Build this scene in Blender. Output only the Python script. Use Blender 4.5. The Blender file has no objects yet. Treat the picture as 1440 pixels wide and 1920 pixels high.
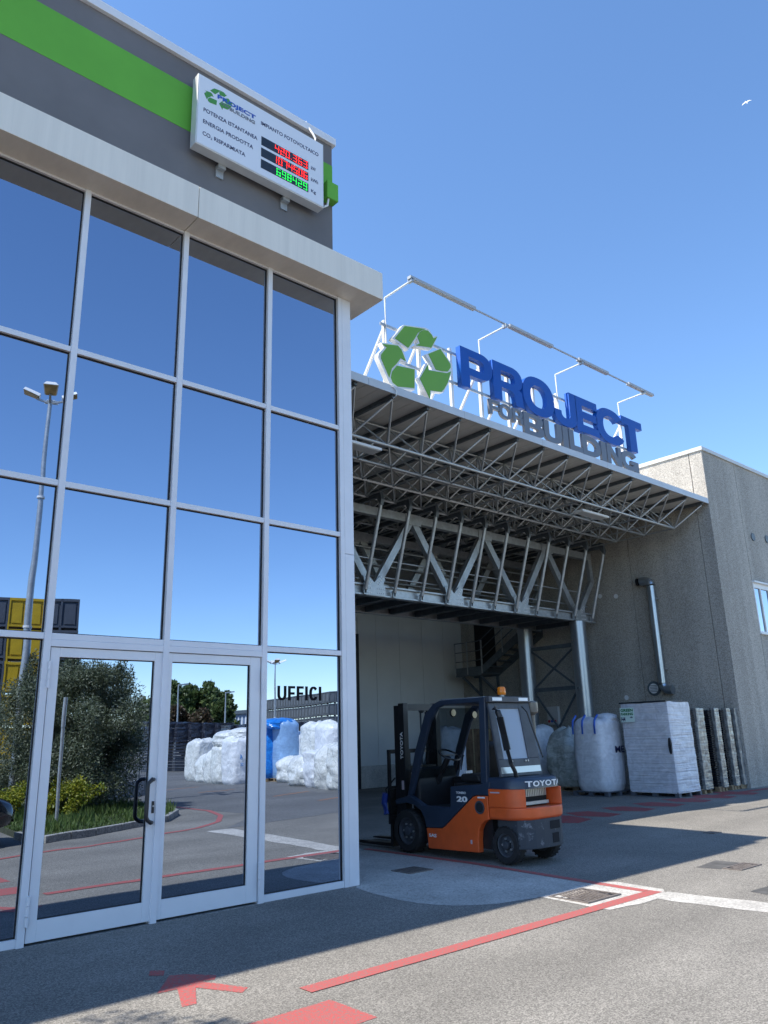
import bpy, bmesh, math, random
import numpy as np
from mathutils import Vector, Matrix, noise as mnoise
random.seed(7); RNG = np.random.default_rng(7)
scene = bpy.context.scene
COL = scene.collection
V3 = Vector

# ---------------------------------------------------------------- camera
YAW, PITCH, ROLL, FPX, CAMH = 0.72703, 0.27989, -0.028127, 1459.36, 1.65
CAM = V3((0.0, -7.65, CAMH))
_f = V3((math.sin(YAW)*math.cos(PITCH), math.cos(YAW)*math.cos(PITCH), math.sin(PITCH)))
_r = _f.cross(V3((0, 0, 1))).normalized(); _u = _r.cross(_f)
_r, _u = math.cos(ROLL)*_r + math.sin(ROLL)*_u, -math.sin(ROLL)*_r + math.cos(ROLL)*_u
cd = bpy.data.cameras.new('camera'); cam = bpy.data.objects.new('camera', cd); COL.objects.link(cam)
cam.matrix_world = Matrix(((_r.x, _u.x, -_f.x, CAM.x), (_r.y, _u.y, -_f.y, CAM.y), (_r.z, _u.z, -_f.z, CAM.z), (0, 0, 0, 1)))
cd.sensor_fit = 'HORIZONTAL'; cd.sensor_width = 36.0; cd.lens = 36.0*FPX/1440.0
cd.clip_start = 0.05; cd.clip_end = 3000.0
scene.camera = cam

# ---------------------------------------------------------------- world, sun, exposure
SUNDIR = V3((-0.64, 0.195, 1.0)).normalized()          # towards the sun
EL = math.asin(SUNDIR.z); AZ = math.atan2(SUNDIR.x, SUNDIR.y)
w = bpy.data.worlds.new('World'); scene.world = w; w.use_nodes = True
nt = w.node_tree; nt.nodes.clear()
sky = nt.nodes.new('ShaderNodeTexSky'); sky.sky_type = 'NISHITA'; sky.sun_disc = False
sky.sun_elevation = EL; sky.sun_rotation = AZ; sky.altitude = 1300; sky.air_density = 1.0; sky.dust_density = 0.35; sky.ozone_density = 2.0
bg = nt.nodes.new('ShaderNodeBackground'); bg.inputs['Strength'].default_value = 0.15
wo = nt.nodes.new('ShaderNodeOutputWorld')
hs = nt.nodes.new('ShaderNodeHueSaturation'); hs.inputs['Saturation'].default_value = 1.12; nt.links.new(sky.outputs[0], hs.inputs['Color'])   # the clear, deep blue of the day
nt.links.new(hs.outputs[0], bg.inputs['Color']); nt.links.new(bg.outputs[0], wo.inputs['Surface'])
sl = bpy.data.lights.new('sun', 'SUN'); sl.energy = 3.7; sl.angle = math.radians(0.53); sl.color = (1.0, 0.93, 0.82)
so = bpy.data.objects.new('sun', sl); COL.objects.link(so); so.location = (-20, 8, 40)
so.rotation_euler = (-SUNDIR).to_track_quat('-Z', 'Y').to_euler()
scene.view_settings.view_transform = 'Standard'; scene.view_settings.look = 'None'
scene.view_settings.gamma = 1.0; scene.view_settings.exposure = 1.05
scene.view_settings.use_curve_mapping = False
scene.cycles.max_bounces = 10; scene.cycles.diffuse_bounces = 6; scene.cycles.glossy_bounces = 4; scene.cycles.transparent_max_bounces = 12
scene.cycles.caustics_reflective = False; scene.cycles.caustics_refractive = False

# ---------------------------------------------------------------- pixel helpers (photo pixels of 1440 x 1920 -> places)
def ray(px, py): return _f*FPX + _r*(px-720) - _u*(py-960)
def onY(px, py, y): d = ray(px, py); return CAM + d*((y-CAM.y)/d.y)
def onX(px, py, x): d = ray(px, py); return CAM + d*((x-CAM.x)/d.x)
def onZ(px, py, z=0.0): d = ray(px, py); return CAM + d*((z-CAM.z)/d.z)
def mir(p): return V3((p.x, -p.y, p.z))                # seen in the glass (plane y = 0)
def rZ(px, py, z=-0.045): return mir(onZ(px, py, z))
def rD(px, py, d): q = ray(px, py); return mir(CAM + q*(d/math.hypot(q.x, q.y)))
def gz(y): return 0.0 if y >= 0 else max(-0.045, 0.018*y)   # the yard falls gently away from the doors

# ---------------------------------------------------------------- materials
MATS = {}
def principled(name):
    m = bpy.data.materials.new(name); m.use_nodes = True
    n = m.node_tree; b = n.nodes['Principled BSDF']
    return m, n, b
def mat(name, col, rough=0.5, metal=0.0, var=0.0, vscale=6.0, bump=0.0, bscale=40.0, bdist=0.004, stretch=None, rvar=0.0, spec=0.5, col2=None, alpha=None, detail=4.0, coat=0.0):
    """plain colour broken by noise, with fine relief"""
    if name in MATS: return MATS[name]
    m, n, b = principled(name)
    b.inputs['Roughness'].default_value = rough; b.inputs['Metallic'].default_value = metal
    b.inputs['Specular IOR Level'].default_value = spec
    if coat: b.inputs['Coat Weight'].default_value = coat; b.inputs['Coat Roughness'].default_value = 0.08
    c = (*col, 1.0)
    b.inputs['Base Color'].default_value = c
    tc = n.nodes.new('ShaderNodeTexCoord'); co = tc.outputs['Object']
    if stretch:
        mp = n.nodes.new('ShaderNodeMapping'); mp.inputs['Scale'].default_value = stretch
        n.links.new(co, mp.inputs['Vector']); co = mp.outputs[0]
    if var > 0 or col2:
        nz = n.nodes.new('ShaderNodeTexNoise'); nz.inputs['Scale'].default_value = vscale; nz.inputs['Detail'].default_value = detail; nz.inputs['Roughness'].default_value = 0.6
        n.links.new(co, nz.inputs['Vector'])
        rp = n.nodes.new('ShaderNodeValToRGB')
        c2 = col2 if col2 else tuple(min(1, x*(1+var)) for x in col)
        c1 = col if col2 else tuple(x*(1-var) for x in col)
        rp.color_ramp.elements[0].position = 0.3; rp.color_ramp.elements[1].position = 0.7
        rp.color_ramp.elements[0].color = (*c1, 1); rp.color_ramp.elements[1].color = (*c2, 1)
        n.links.new(nz.outputs['Fac'], rp.inputs['Fac']); n.links.new(rp.outputs[0], b.inputs['Base Color'])
        if rvar:
            mr = n.nodes.new('ShaderNodeMapRange'); mr.inputs['To Min'].default_value = max(0.02, rough-rvar); mr.inputs['To Max'].default_value = min(1, rough+rvar)
            n.links.new(nz.outputs['Fac'], mr.inputs['Value']); n.links.new(mr.outputs[0], b.inputs['Roughness'])
    if bump > 0:
        nb = n.nodes.new('ShaderNodeTexNoise'); nb.inputs['Scale'].default_value = bscale; nb.inputs['Detail'].default_value = 5
        n.links.new(co, nb.inputs['Vector'])
        bp = n.nodes.new('ShaderNodeBump'); bp.inputs['Strength'].default_value = bump; bp.inputs['Distance'].default_value = bdist
        n.links.new(nb.outputs['Fac'], bp.inputs['Height']); n.links.new(bp.outputs[0], b.inputs['Normal'])
    if alpha is not None: b.inputs['Alpha'].default_value = alpha
    MATS[name] = m; return m

def mat_aggregate(name, c_dark, c_mid, c_light, scale, bump, bdist, big=0.5, bigamt=0.25, rough=0.9, streak=None):
    """stones of differing tone in a binder: asphalt, exposed aggregate, concrete"""
    m, n, b = principled(name); b.inputs['Roughness'].default_value = rough; b.inputs['Specular IOR Level'].default_value = 0.3
    tc = n.nodes.new('ShaderNodeTexCoord'); co = tc.outputs['Object']
    vo = n.nodes.new('ShaderNodeTexVoronoi'); vo.inputs['Scale'].default_value = scale; n.links.new(co, vo.inputs['Vector'])
    nz = n.nodes.new('ShaderNodeTexNoise'); nz.inputs['Scale'].default_value = scale*0.55; nz.inputs['Detail'].default_value = 3; n.links.new(co, nz.inputs['Vector'])
    sp = n.nodes.new('ShaderNodeSeparateColor'); n.links.new(vo.outputs['Color'], sp.inputs[0])
    mx = n.nodes.new('ShaderNodeMath'); mx.operation = 'MULTIPLY_ADD'; mx.inputs[1].default_value = 0.6; mx.inputs[2].default_value = 0.0
    n.links.new(sp.outputs[0], mx.inputs[0])
    ad = n.nodes.new('ShaderNodeMath'); ad.operation = 'MULTIPLY_ADD'; ad.inputs[1].default_value = 0.55
    n.links.new(nz.outputs['Fac'], ad.inputs[0]); n.links.new(mx.outputs[0], ad.inputs[2])
    rp = n.nodes.new('ShaderNodeValToRGB'); e = rp.color_ramp.elements
    e[0].position = 0.18; e[0].color = (*c_dark, 1); e[1].position = 0.85; e[1].color = (*c_light, 1)
    k = e.new(0.5); k.color = (*c_mid, 1)
    n.links.new(ad.outputs[0], rp.inputs['Fac'])
    lg = n.nodes.new('ShaderNodeTexNoise'); lg.inputs['Scale'].default_value = big; lg.inputs['Detail'].default_value = 6; lg.inputs['Roughness'].default_value = 0.65; n.links.new(co, lg.inputs['Vector'])
    mr = n.nodes.new('ShaderNodeMapRange'); mr.inputs['From Min'].default_value = 0.3; mr.inputs['From Max'].default_value = 0.7
    mr.inputs['To Min'].default_value = 1-bigamt; mr.inputs['To Max'].default_value = 1+bigamt; n.links.new(lg.outputs['Fac'], mr.inputs['Value'])
    fac = mr.outputs[0]
    if streak:
        mp = n.nodes.new('ShaderNodeMapping'); mp.inputs['Scale'].default_value = streak; n.links.new(co, mp.inputs['Vector'])
        st = n.nodes.new('ShaderNodeTexNoise'); st.inputs['Scale'].default_value = 1.0; st.inputs['Detail'].default_value = 5; n.links.new(mp.outputs[0], st.inputs['Vector'])
        m2 = n.nodes.new('ShaderNodeMapRange'); m2.inputs['From Min'].default_value = 0.35; m2.inputs['From Max'].default_value = 0.65; m2.inputs['To Min'].default_value = 0.86; m2.inputs['To Max'].default_value = 1.08
        n.links.new(st.outputs['Fac'], m2.inputs['Value'])
        mm = n.nodes.new('ShaderNodeMath'); mm.operation = 'MULTIPLY'; n.links.new(fac, mm.inputs[0]); n.links.new(m2.outputs[0], mm.inputs[1]); fac = mm.outputs[0]
    vm = n.nodes.new('ShaderNodeVectorMath'); vm.operation = 'SCALE'; n.links.new(rp.outputs[0], vm.inputs[0]); n.links.new(fac, vm.inputs['Scale'])
    n.links.new(vm.outputs[0], b.inputs['Base Color'])
    bp = n.nodes.new('ShaderNodeBump'); bp.inputs['Strength'].default_value = bump; bp.inputs['Distance'].default_value = bdist
    n.links.new(ad.outputs[0], bp.inputs['Height']); n.links.new(bp.outputs[0], b.inputs['Normal'])
    MATS[name] = m; return m

asphalt = mat_aggregate('asphalt', (0.105, 0.099, 0.089), (0.178, 0.168, 0.150), (0.315, 0.297, 0.265), 115.0, 0.5, 0.004, big=0.45, bigamt=0.17, streak=(0.12, 0.9, 1))
concrete_apron = mat_aggregate('apron_concrete', (0.30, 0.29, 0.265), (0.42, 0.405, 0.37), (0.52, 0.50, 0.46), 60.0, 0.25, 0.003, big=1.2, bigamt=0.22)
pale_concrete = mat_aggregate('trench_concrete', (0.30, 0.29, 0.27), (0.42, 0.405, 0.375), (0.55, 0.53, 0.49), 55.0, 0.3, 0.004, big=2.5, bigamt=0.2)
aggregate_wall = mat_aggregate('exposed_aggregate', (0.25, 0.23, 0.20), (0.39, 0.36, 0.315), (0.54, 0.50, 0.44), 55.0, 0.8, 0.008, big=0.5, bigamt=0.07, streak=(2.0, 2.0, 0.15))
kerb_stone = mat_aggregate('kerb_stone', (0.20, 0.195, 0.185), (0.31, 0.30, 0.28), (0.42, 0.41, 0.39), 40.0, 0.3, 0.004, big=2, bigamt=0.25)

def mat_paint_worn(name, col, under, amount=0.45, scale=30):
    m, n, b = principled(name); b.inputs['Roughness'].default_value = 0.75
    tc = n.nodes.new('ShaderNodeTexCoord')
    a = n.nodes.new('ShaderNodeTexNoise'); a.inputs['Scale'].default_value = scale; a.inputs['Detail'].default_value = 6; a.inputs['Roughness'].default_value = 0.7
    v = n.nodes.new('ShaderNodeTexVoronoi'); v.inputs['Scale'].default_value = 85
    n.links.new(tc.outputs['Object'], a.inputs['Vector']); n.links.new(tc.outputs['Object'], v.inputs['Vector'])
    rp = n.nodes.new('ShaderNodeValToRGB'); rp.color_ramp.elements[0].position = amount-0.12; rp.color_ramp.elements[1].position = amount+0.06
    rp.color_ramp.elements[0].color = (0, 0, 0, 1); rp.color_ramp.elements[1].color = (1, 1, 1, 1)
    n.links.new(a.outputs['Fac'], rp.inputs['Fac'])
    mx = n.nodes.new('ShaderNodeMix'); mx.data_type = 'RGBA'; mx.inputs['A'].default_value = (*under, 1); mx.inputs['B'].default_value = (*col, 1)
    n.links.new(rp.outputs[0], mx.inputs['Factor']); n.links.new(mx.outputs['Result'], b.inputs['Base Color'])
    bp = n.nodes.new('ShaderNodeBump'); bp.inputs['Strength'].default_value = 0.5; bp.inputs['Distance'].default_value = 0.004
    n.links.new(v.outputs['Distance'], bp.inputs['Height']); n.links.new(bp.outputs[0], b.inputs['Normal'])
    MATS[name] = m; return m
red_paint = mat_paint_worn('red_road_paint', (0.45, 0.08, 0.075), (0.22, 0.15, 0.135), 0.50, 48)
red_faded = mat_paint_worn('faded_red_road_paint', (0.34, 0.05, 0.05), (0.14, 0.10, 0.095), 0.47, 14)

def mat_glass_mirror(name, tint):
    """sun-control glass: a strong, slightly blue mirror with a trace of waviness"""
    m, n, b = principled(name)
    b.inputs['Base Color'].default_value = (*tint, 1); b.inputs['Metallic'].default_value = 1.0; b.inputs['Roughness'].default_value = 0.0
    tc = n.nodes.new('ShaderNodeTexCoord'); nz = n.nodes.new('ShaderNodeTexNoise'); nz.inputs['Scale'].default_value = 1.6; nz.inputs['Detail'].default_value = 1
    n.links.new(tc.outputs['Object'], nz.inputs['Vector'])
    bp = n.nodes.new('ShaderNodeBump'); bp.inputs['Strength'].default_value = 0.12; bp.inputs['Distance'].default_value = 0.006
    n.links.new(nz.outputs['Fac'], bp.inputs['Height']); n.links.new(bp.outputs[0], b.inputs['Normal'])
    MATS[name] = m; return m
glass = mat_glass_mirror('mirror_glass', (0.375, 0.44, 0.545))

def mat_clear(name, tint, rough=0.03, trans=0.75, bump=0.0, body=None):
    """thin clear sheet: a mix of see-through and gloss"""
    m = bpy.data.materials.new(name); m.use_nodes = True; n = m.node_tree; n.nodes.clear()
    o = n.nodes.new('ShaderNodeOutputMaterial'); t = n.nodes.new('ShaderNodeBsdfTransparent'); t.inputs[0].default_value = (*tint, 1)
    g = n.nodes.new('ShaderNodeBsdfPrincipled'); g.inputs['Base Color'].default_value = (*(body or tint), 1); g.inputs['Roughness'].default_value = rough
    x = n.nodes.new('ShaderNodeMixShader'); x.inputs[0].default_value = 1-trans
    n.links.new(t.outputs[0], x.inputs[1]); n.links.new(g.outputs[0], x.inputs[2]); n.links.new(x.outputs[0], o.inputs['Surface'])
    if bump:
        tc = n.nodes.new('ShaderNodeTexCoord'); nz = n.nodes.new('ShaderNodeTexNoise'); nz.inputs['Scale'].default_value = 7; n.links.new(tc.outputs['Object'], nz.inputs['Vector'])
        bp = n.nodes.new('ShaderNodeBump'); bp.inputs['Strength'].default_value = bump; bp.inputs['Distance'].default_value = 0.05
        n.links.new(nz.outputs['Fac'], bp.inputs['Height']); n.links.new(bp.outputs[0], g.inputs['Normal'])
    MATS[name] = m; return m

def mat_emit(name, col, strength):
    m, n, b = principled(name); b.inputs['Base Color'].default_value = (*col, 1); b.inputs['Emission Color'].default_value = (*col, 1); b.inputs['Emission Strength'].default_value = strength
    MATS[name] = m; return m

def mat_film(name, base, ripple=(1.5, 1.5, 22.0), rough=0.28, bump=0.8, bdist=0.02, sheer=0.0, dark=None, spec=0.5):
    """plastic film or woven sack drawn tight: folds run across it"""
    m, n, b = principled(name); b.inputs['Roughness'].default_value = rough; b.inputs['Specular IOR Level'].default_value = spec
    tc = n.nodes.new('ShaderNodeTexCoord'); mp = n.nodes.new('ShaderNodeMapping'); mp.inputs['Scale'].default_value = ripple
    n.links.new(tc.outputs['Object'], mp.inputs['Vector'])
    a = n.nodes.new('ShaderNodeTexNoise'); a.inputs['Scale'].default_value = 1.0; a.inputs['Detail'].default_value = 4; a.inputs['Distortion'].default_value = 0.4; n.links.new(mp.outputs[0], a.inputs['Vector'])
    c = n.nodes.new('ShaderNodeTexNoise'); c.inputs['Scale'].default_value = 5.0; c.inputs['Detail'].default_value = 5; c.inputs['Distortion'].default_value = 1.2; n.links.new(tc.outputs['Object'], c.inputs['Vector'])
    ad = n.nodes.new('ShaderNodeMath'); ad.operation = 'MULTIPLY_ADD'; ad.inputs[1].default_value = 0.6; n.links.new(c.outputs['Fac'], ad.inputs[0]); n.links.new(a.outputs['Fac'], ad.inputs[2])
    bp = n.nodes.new('ShaderNodeBump'); bp.inputs['Strength'].default_value = bump; bp.inputs['Distance'].default_value = bdist
    n.links.new(ad.outputs[0], bp.inputs['Height']); n.links.new(bp.outputs[0], b.inputs['Normal'])
    rp = n.nodes.new('ShaderNodeValToRGB'); d = dark if dark else tuple(x*0.8 for x in base)
    rp.color_ramp.elements[0].position = 0.38; rp.color_ramp.elements[1].position = 0.66
    rp.color_ramp.elements[0].color = (*d, 1); rp.color_ramp.elements[1].color = (*base, 1)
    n.links.new(c.outputs['Fac'], rp.inputs['Fac']); n.links.new(rp.outputs[0], b.inputs['Base Color'])
    MATS[name] = m; return m

frame_grey = mat('powder_coated_aluminium', (0.72, 0.73, 0.76), 0.38, 0.0, var=0.04, vscale=3, bump=0.04, bscale=60)
cornice_metal = mat('cornice_sheet', (0.76, 0.71, 0.62), 0.42, 0.0, var=0.06, vscale=1.6, stretch=(6, 2.5, 0.3), bump=0.05, bscale=8, bdist=0.004)
dark_render = mat('dark_grey_render', (0.155, 0.148, 0.152), 0.85, var=0.12, vscale=0.9, bump=0.25, bscale=220, bdist=0.003)
green_render = mat('green_render', (0.125, 0.41, 0.045), 0.8, var=0.06, vscale=2.0, bump=0.25, bscale=220, bdist=0.003)
rubber_black = mat('black_rubber', (0.018, 0.018, 0.019), 0.75, var=0.3, vscale=20, bump=0.15, bscale=80)
black_plastic = mat('black_plastic', (0.02, 0.02, 0.022), 0.45, var=0.15, vscale=15)
steel_galv = mat('galvanised_steel', (0.43, 0.445, 0.45), 0.42, 0.55, var=0.16, vscale=9, bump=0.05, bscale=30, rvar=0.1)
steel_tube = mat('grey_steel_tube', (0.45, 0.46, 0.46), 0.38, 0.6, var=0.10, vscale=6)
steel_dark = mat('dark_steel', (0.12, 0.14, 0.155), 0.5, 0.4, var=0.2, vscale=8)
white_paint = mat('white_paint', (0.78, 0.78, 0.77), 0.45, var=0.03, vscale=5)
panel_grey = mat('wall_panel_grey', (0.58, 0.58, 0.555), 0.6, var=0.05, vscale=0.8, bump=0.03, bscale=60)
deck_grey = mat('deck_underside', (0.62, 0.61, 0.57), 0.7, var=0.10, vscale=1.1)
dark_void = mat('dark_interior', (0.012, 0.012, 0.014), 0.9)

# ---------------------------------------------------------------- mesh builder
ORG = {}
def org(o): return ORG.get(o.name, V3((0, 0, 0))) if o else V3((0, 0, 0))
def perp(d):
    a = V3((0, 0, 1)) if abs(d.z) < 0.95 else V3((1, 0, 0))
    s = d.cross(a).normalized(); return s, s.cross(d).normalized()
class MB:
    def __init__(s): s.v = []; s.f = []
    def add(s, vs, fs):
        o = len(s.v); s.v += [V3(p) for p in vs]; s.f += [tuple(i+o for i in q) for q in fs]; return s
    def box(s, x0, x1, y0, y1, z0, z1):
        return s.add([(x, y, z) for z in (z0, z1) for y in (y0, y1) for x in (x0, x1)], [(0, 2, 3, 1), (4, 5, 7, 6), (0, 1, 5, 4), (2, 6, 7, 3), (0, 4, 6, 2), (1, 3, 7, 5)])
    def hull8(s, a, b):      # two quads (a below b), same winding
        return s.add(list(a)+list(b), [(3, 2, 1, 0), (4, 5, 6, 7), (0, 1, 5, 4), (1, 2, 6, 5), (2, 3, 7, 6), (3, 0, 4, 7)])
    def bar(s, p0, p1, wd, ht, up=None):
        p0, p1 = V3(p0), V3(p1); d = (p1-p0).normalized()
        if up is None: a, b = perp(d)
        else: a = d.cross(V3(up)).normalized(); b = a.cross(d).normalized()
        q = [a*(wd/2*i)+b*(ht/2*j) for i, j in ((-1, -1), (1, -1), (1, 1), (-1, 1))]
        return s.hull8([p0+k for k in q], [p1+k for k in q])
    def tube(s, p0, p1, r0, r1=None, n=10, cap=True):
        p0, p1 = V3(p0), V3(p1); r1 = r0 if r1 is None else r1; d = (p1-p0).normalized(); a, b = perp(d); o = len(s.v)
        for p, r in ((p0, r0), (p1, r1)):
            for i in range(n):
                t = 2*math.pi*i/n; s.v.append(p+(a*math.cos(t)+b*math.sin(t))*r)
        for i in range(n): j = (i+1) % n; s.f.append((o+i, o+j, o+n+j, o+n+i))
        if cap: s.f.append(tuple(o+i for i in reversed(range(n)))); s.f.append(tuple(o+n+i for i in range(n)))
        return s
    def path(s, pts, r, n=8, closed=False):
        pts = [V3(p) for p in pts]; o = len(s.v); m = len(pts); rs = r if isinstance(r, (list, tuple)) else [r]*m; a = None
        for i, p in enumerate(pts):
            d = (pts[(i+1) % m]-pts[i-1]) if (closed or 0 < i < m-1) else (pts[1]-pts[0] if i == 0 else pts[-1]-pts[-2])
            d.normalize()
            if a is None: a, b = perp(d)
            else:
                a = (a-d*a.dot(d))
                a = a.normalized() if a.length > 1e-5 else perp(d)[0]
                b = d.cross(a).normalized()
            for k in range(n): t = 2*math.pi*k/n; s.v.append(p+(a*math.cos(t)+b*math.sin(t))*rs[i])
        for i in range(m if closed else m-1):
            for k in range(n): j = (k+1) % n; i2 = (i+1) % m; s.f.append((o+i*n+k, o+i*n+j, o+i2*n+j, o+i2*n+k))
        if not closed: s.f.append(tuple(o+k for k in reversed(range(n)))); s.f.append(tuple(o+(m-1)*n+k for k in range(n)))
        return s
    def prism(s, poly, fn, d0, d1):      # poly of 2-d points, fn(a, b, depth) -> place
        n = len(poly); o = len(s.v)
        for d in (d0, d1): s.v += [V3(fn(a, b, d)) for a, b in poly]
        s.f.append(tuple(o+i for i in reversed(range(n)))); s.f.append(tuple(o+n+i for i in range(n)))
        for i in range(n): j = (i+1) % n; s.f.append((o+i, o+j, o+n+j, o+n+i))
        return s
    def rings(s, rings, cap=True):       # list of rings with equal count
        o = len(s.v); n = len(rings[0])
        for r in rings: s.v += [V3(p) for p in r]
        for i in range(len(rings)-1):
            for k in range(n): j = (k+1) % n; s.f.append((o+i*n+k, o+i*n+j, o+(i+1)*n+j, o+(i+1)*n+k))
        if cap: s.f.append(tuple(o+k for k in reversed(range(n)))); s.f.append(tuple(o+(len(rings)-1)*n+k for k in range(n)))
        return s
    def lathe(s, prof, c, axis='z', n=20, cap=True):
        R = []
        for r, h in prof:
            ring = []
            for k in range(n):
                t = 2*math.pi*k/n; a, b = r*math.cos(t), r*math.sin(t)
                ring.append(V3(c)+(V3((a, b, h)) if axis == 'z' else V3((h, a, b)) if axis == 'x' else V3((a, h, b))))
            R.append(ring)
        return s.rings(R, cap)
    def build(s, name, m, parent=None, smooth=False, bevel=0.0, seg=2):
        me = bpy.data.meshes.new(name); O = org(parent)
        me.from_pydata([tuple(p-O) for p in s.v], [], s.f); me.validate()
        bm = bmesh.new(); bm.from_mesh(me); bmesh.ops.recalc_face_normals(bm, faces=bm.faces); bm.to_mesh(me); bm.free()
        me.materials.append(m)
        ob = bpy.data.objects.new(name, me); COL.objects.link(ob)
        if parent: ob.parent = parent; ORG[ob.name] = O
        if smooth:
            me.polygons.foreach_set('use_smooth', [True]*len(me.polygons)); me.set_sharp_from_angle(angle=math.radians(38))
        if bevel:
            bv = ob.modifiers.new('bevel', 'BEVEL'); bv.width = bevel; bv.segments = seg; bv.limit_method = 'ANGLE'; bv.angle_limit = math.radians(35)
        return ob
def tag(o, label=None, cat=None, group=None, kind=None):
    if label: o['label'] = label
    if cat: o['category'] = cat
    if group: o['group'] = group
    if kind: o['kind'] = kind
    return o
def thing(name, loc, label, cat, group=None):
    o = bpy.data.objects.new(name, None); COL.objects.link(o); o.location = loc; o.empty_display_size = 0.3
    ORG[o.name] = V3(loc); return tag(o, label, cat, group)
def dup(o, parent=None, delta=None):
    c = o.copy(); COL.objects.link(c)
    if parent: c.parent = parent
    for ch in list(o.children): dup(ch, c)
    return c
def place(src, loc, rotz=0.0, label=None, group=None, scale=None):
    c = dup(src); c.location = loc; c.rotation_euler = (0, 0, rotz)
    if scale: c.scale = scale
    if label: c['label'] = label
    if group: c['group'] = group
    ORG[c.name] = V3(loc); return c
# a unit bar shared by all thin round members
def unit_tube(n=8):
    me = bpy.data.meshes.new('tube_piece'); b = MB().tube((0, 0, 0), (0, 0, 1), 1.0, n=n)
    me.from_pydata([tuple(p) for p in b.v], [], b.f); me.validate()
    me.polygons.foreach_set('use_smooth', [len(p.vertices) == 4 for p in me.polygons]); return me
def piece(name, me, M4, parent, m=None):
    ob = bpy.data.objects.new(name, me); COL.objects.link(ob); ob.parent = parent
    M4 = M4.copy(); M4.translation = M4.translation-org(parent); ob.matrix_basis = M4; return ob
def tube_piece(name, me, p0, p1, r, parent):
    p0, p1 = V3(p0), V3(p1); d = p1-p0; q = d.to_track_quat('Z', 'Y').to_matrix().to_4x4()
    return piece(name, me, Matrix.Translation(p0) @ q @ Matrix.Diagonal((r, r, d.length, 1)), parent)

# ---------------------------------------------------------------- lettering
def curve_mesh(loops, depth, bevel=0.0):
    cu = bpy.data.curves.new('outline', 'CURVE'); cu.dimensions = '2D'; cu.fill_mode = 'BOTH'; cu.extrude = depth/2; cu.bevel_depth = bevel
    for lp in loops:
        sp = cu.splines.new('POLY'); sp.points.add(len(lp)-1)
        for i, (a, b) in enumerate(lp): sp.points[i].co = (a, b, 0, 1)
        sp.use_cyclic_u = True
    ob = bpy.data.objects.new('outline', cu); COL.objects.link(ob)
    me = bpy.data.meshes.new_from_object(ob.evaluated_get(bpy.context.evaluated_depsgraph_get()))
    bpy.data.objects.remove(ob); bpy.data.curves.remove(cu); return me
def text_mesh(txt, size, depth, bold=0.0, align='LEFT', spacing=1.0):
    cu = bpy.data.curves.new('txt', 'FONT'); cu.body = txt; cu.size = size; cu.extrude = depth/2; cu.offset = bold; cu.align_x = align; cu.space_character = spacing; cu.resolution_u = 3
    ob = bpy.data.objects.new('txt', cu); COL.objects.link(ob)
    me = bpy.data.meshes.new_from_object(ob.evaluated_get(bpy.context.evaluated_depsgraph_get()))
    bpy.data.objects.remove(ob); bpy.data.curves.remove(cu); return me
def mesh_obj(name, me, m, parent, M4, width=None, height=None):
    """link a lettering mesh; width/height rescale it to that size; origin at lower left"""
    co = np.zeros(len(me.vertices)*3); me.vertices.foreach_get('co', co); co = co.reshape(-1, 3)
    mn, mx = co.min(0), co.max(0)
    co[:, 0] -= mn[0]; co[:, 1] -= mn[1]
    if width: co[:, 0] *= width/(mx[0]-mn[0])
    if height: co[:, 1] *= height/(mx[1]-mn[1])
    Mx = np.array(M4); co = co @ Mx[:3, :3].T+Mx[:3, 3]-np.array(org(parent))
    me.vertices.foreach_set('co', co.ravel()); me.materials.clear(); me.materials.append(m); me.name = name; me.update()
    ob = bpy.data.objects.new(name, me); COL.objects.link(ob)
    if parent: ob.parent = parent; ORG[ob.name] = org(parent)
    return ob
def frame_mat(o, xdir, ydir):           # local x along xdir, local y along ydir
    x, y = V3(xdir).normalized(), V3(ydir).normalized(); z = x.cross(y)
    return Matrix(((x.x, y.x, z.x, o[0]), (x.y, y.y, z.y, o[1]), (x.z, y.z, z.z, o[2]), (0, 0, 0, 1)))
def arc(cx, cy, rx, ry, a0, a1, n=14, e=2.35):
    out = []
    for i in range(n+1):
        t = math.radians(a0+(a1-a0)*i/n); c, s = math.cos(t), math.sin(t)
        out.append((cx+rx*math.copysign(abs(c)**(2/e), c), cy+ry*math.copysign(abs(s)**(2/e), s)))
    return out
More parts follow.
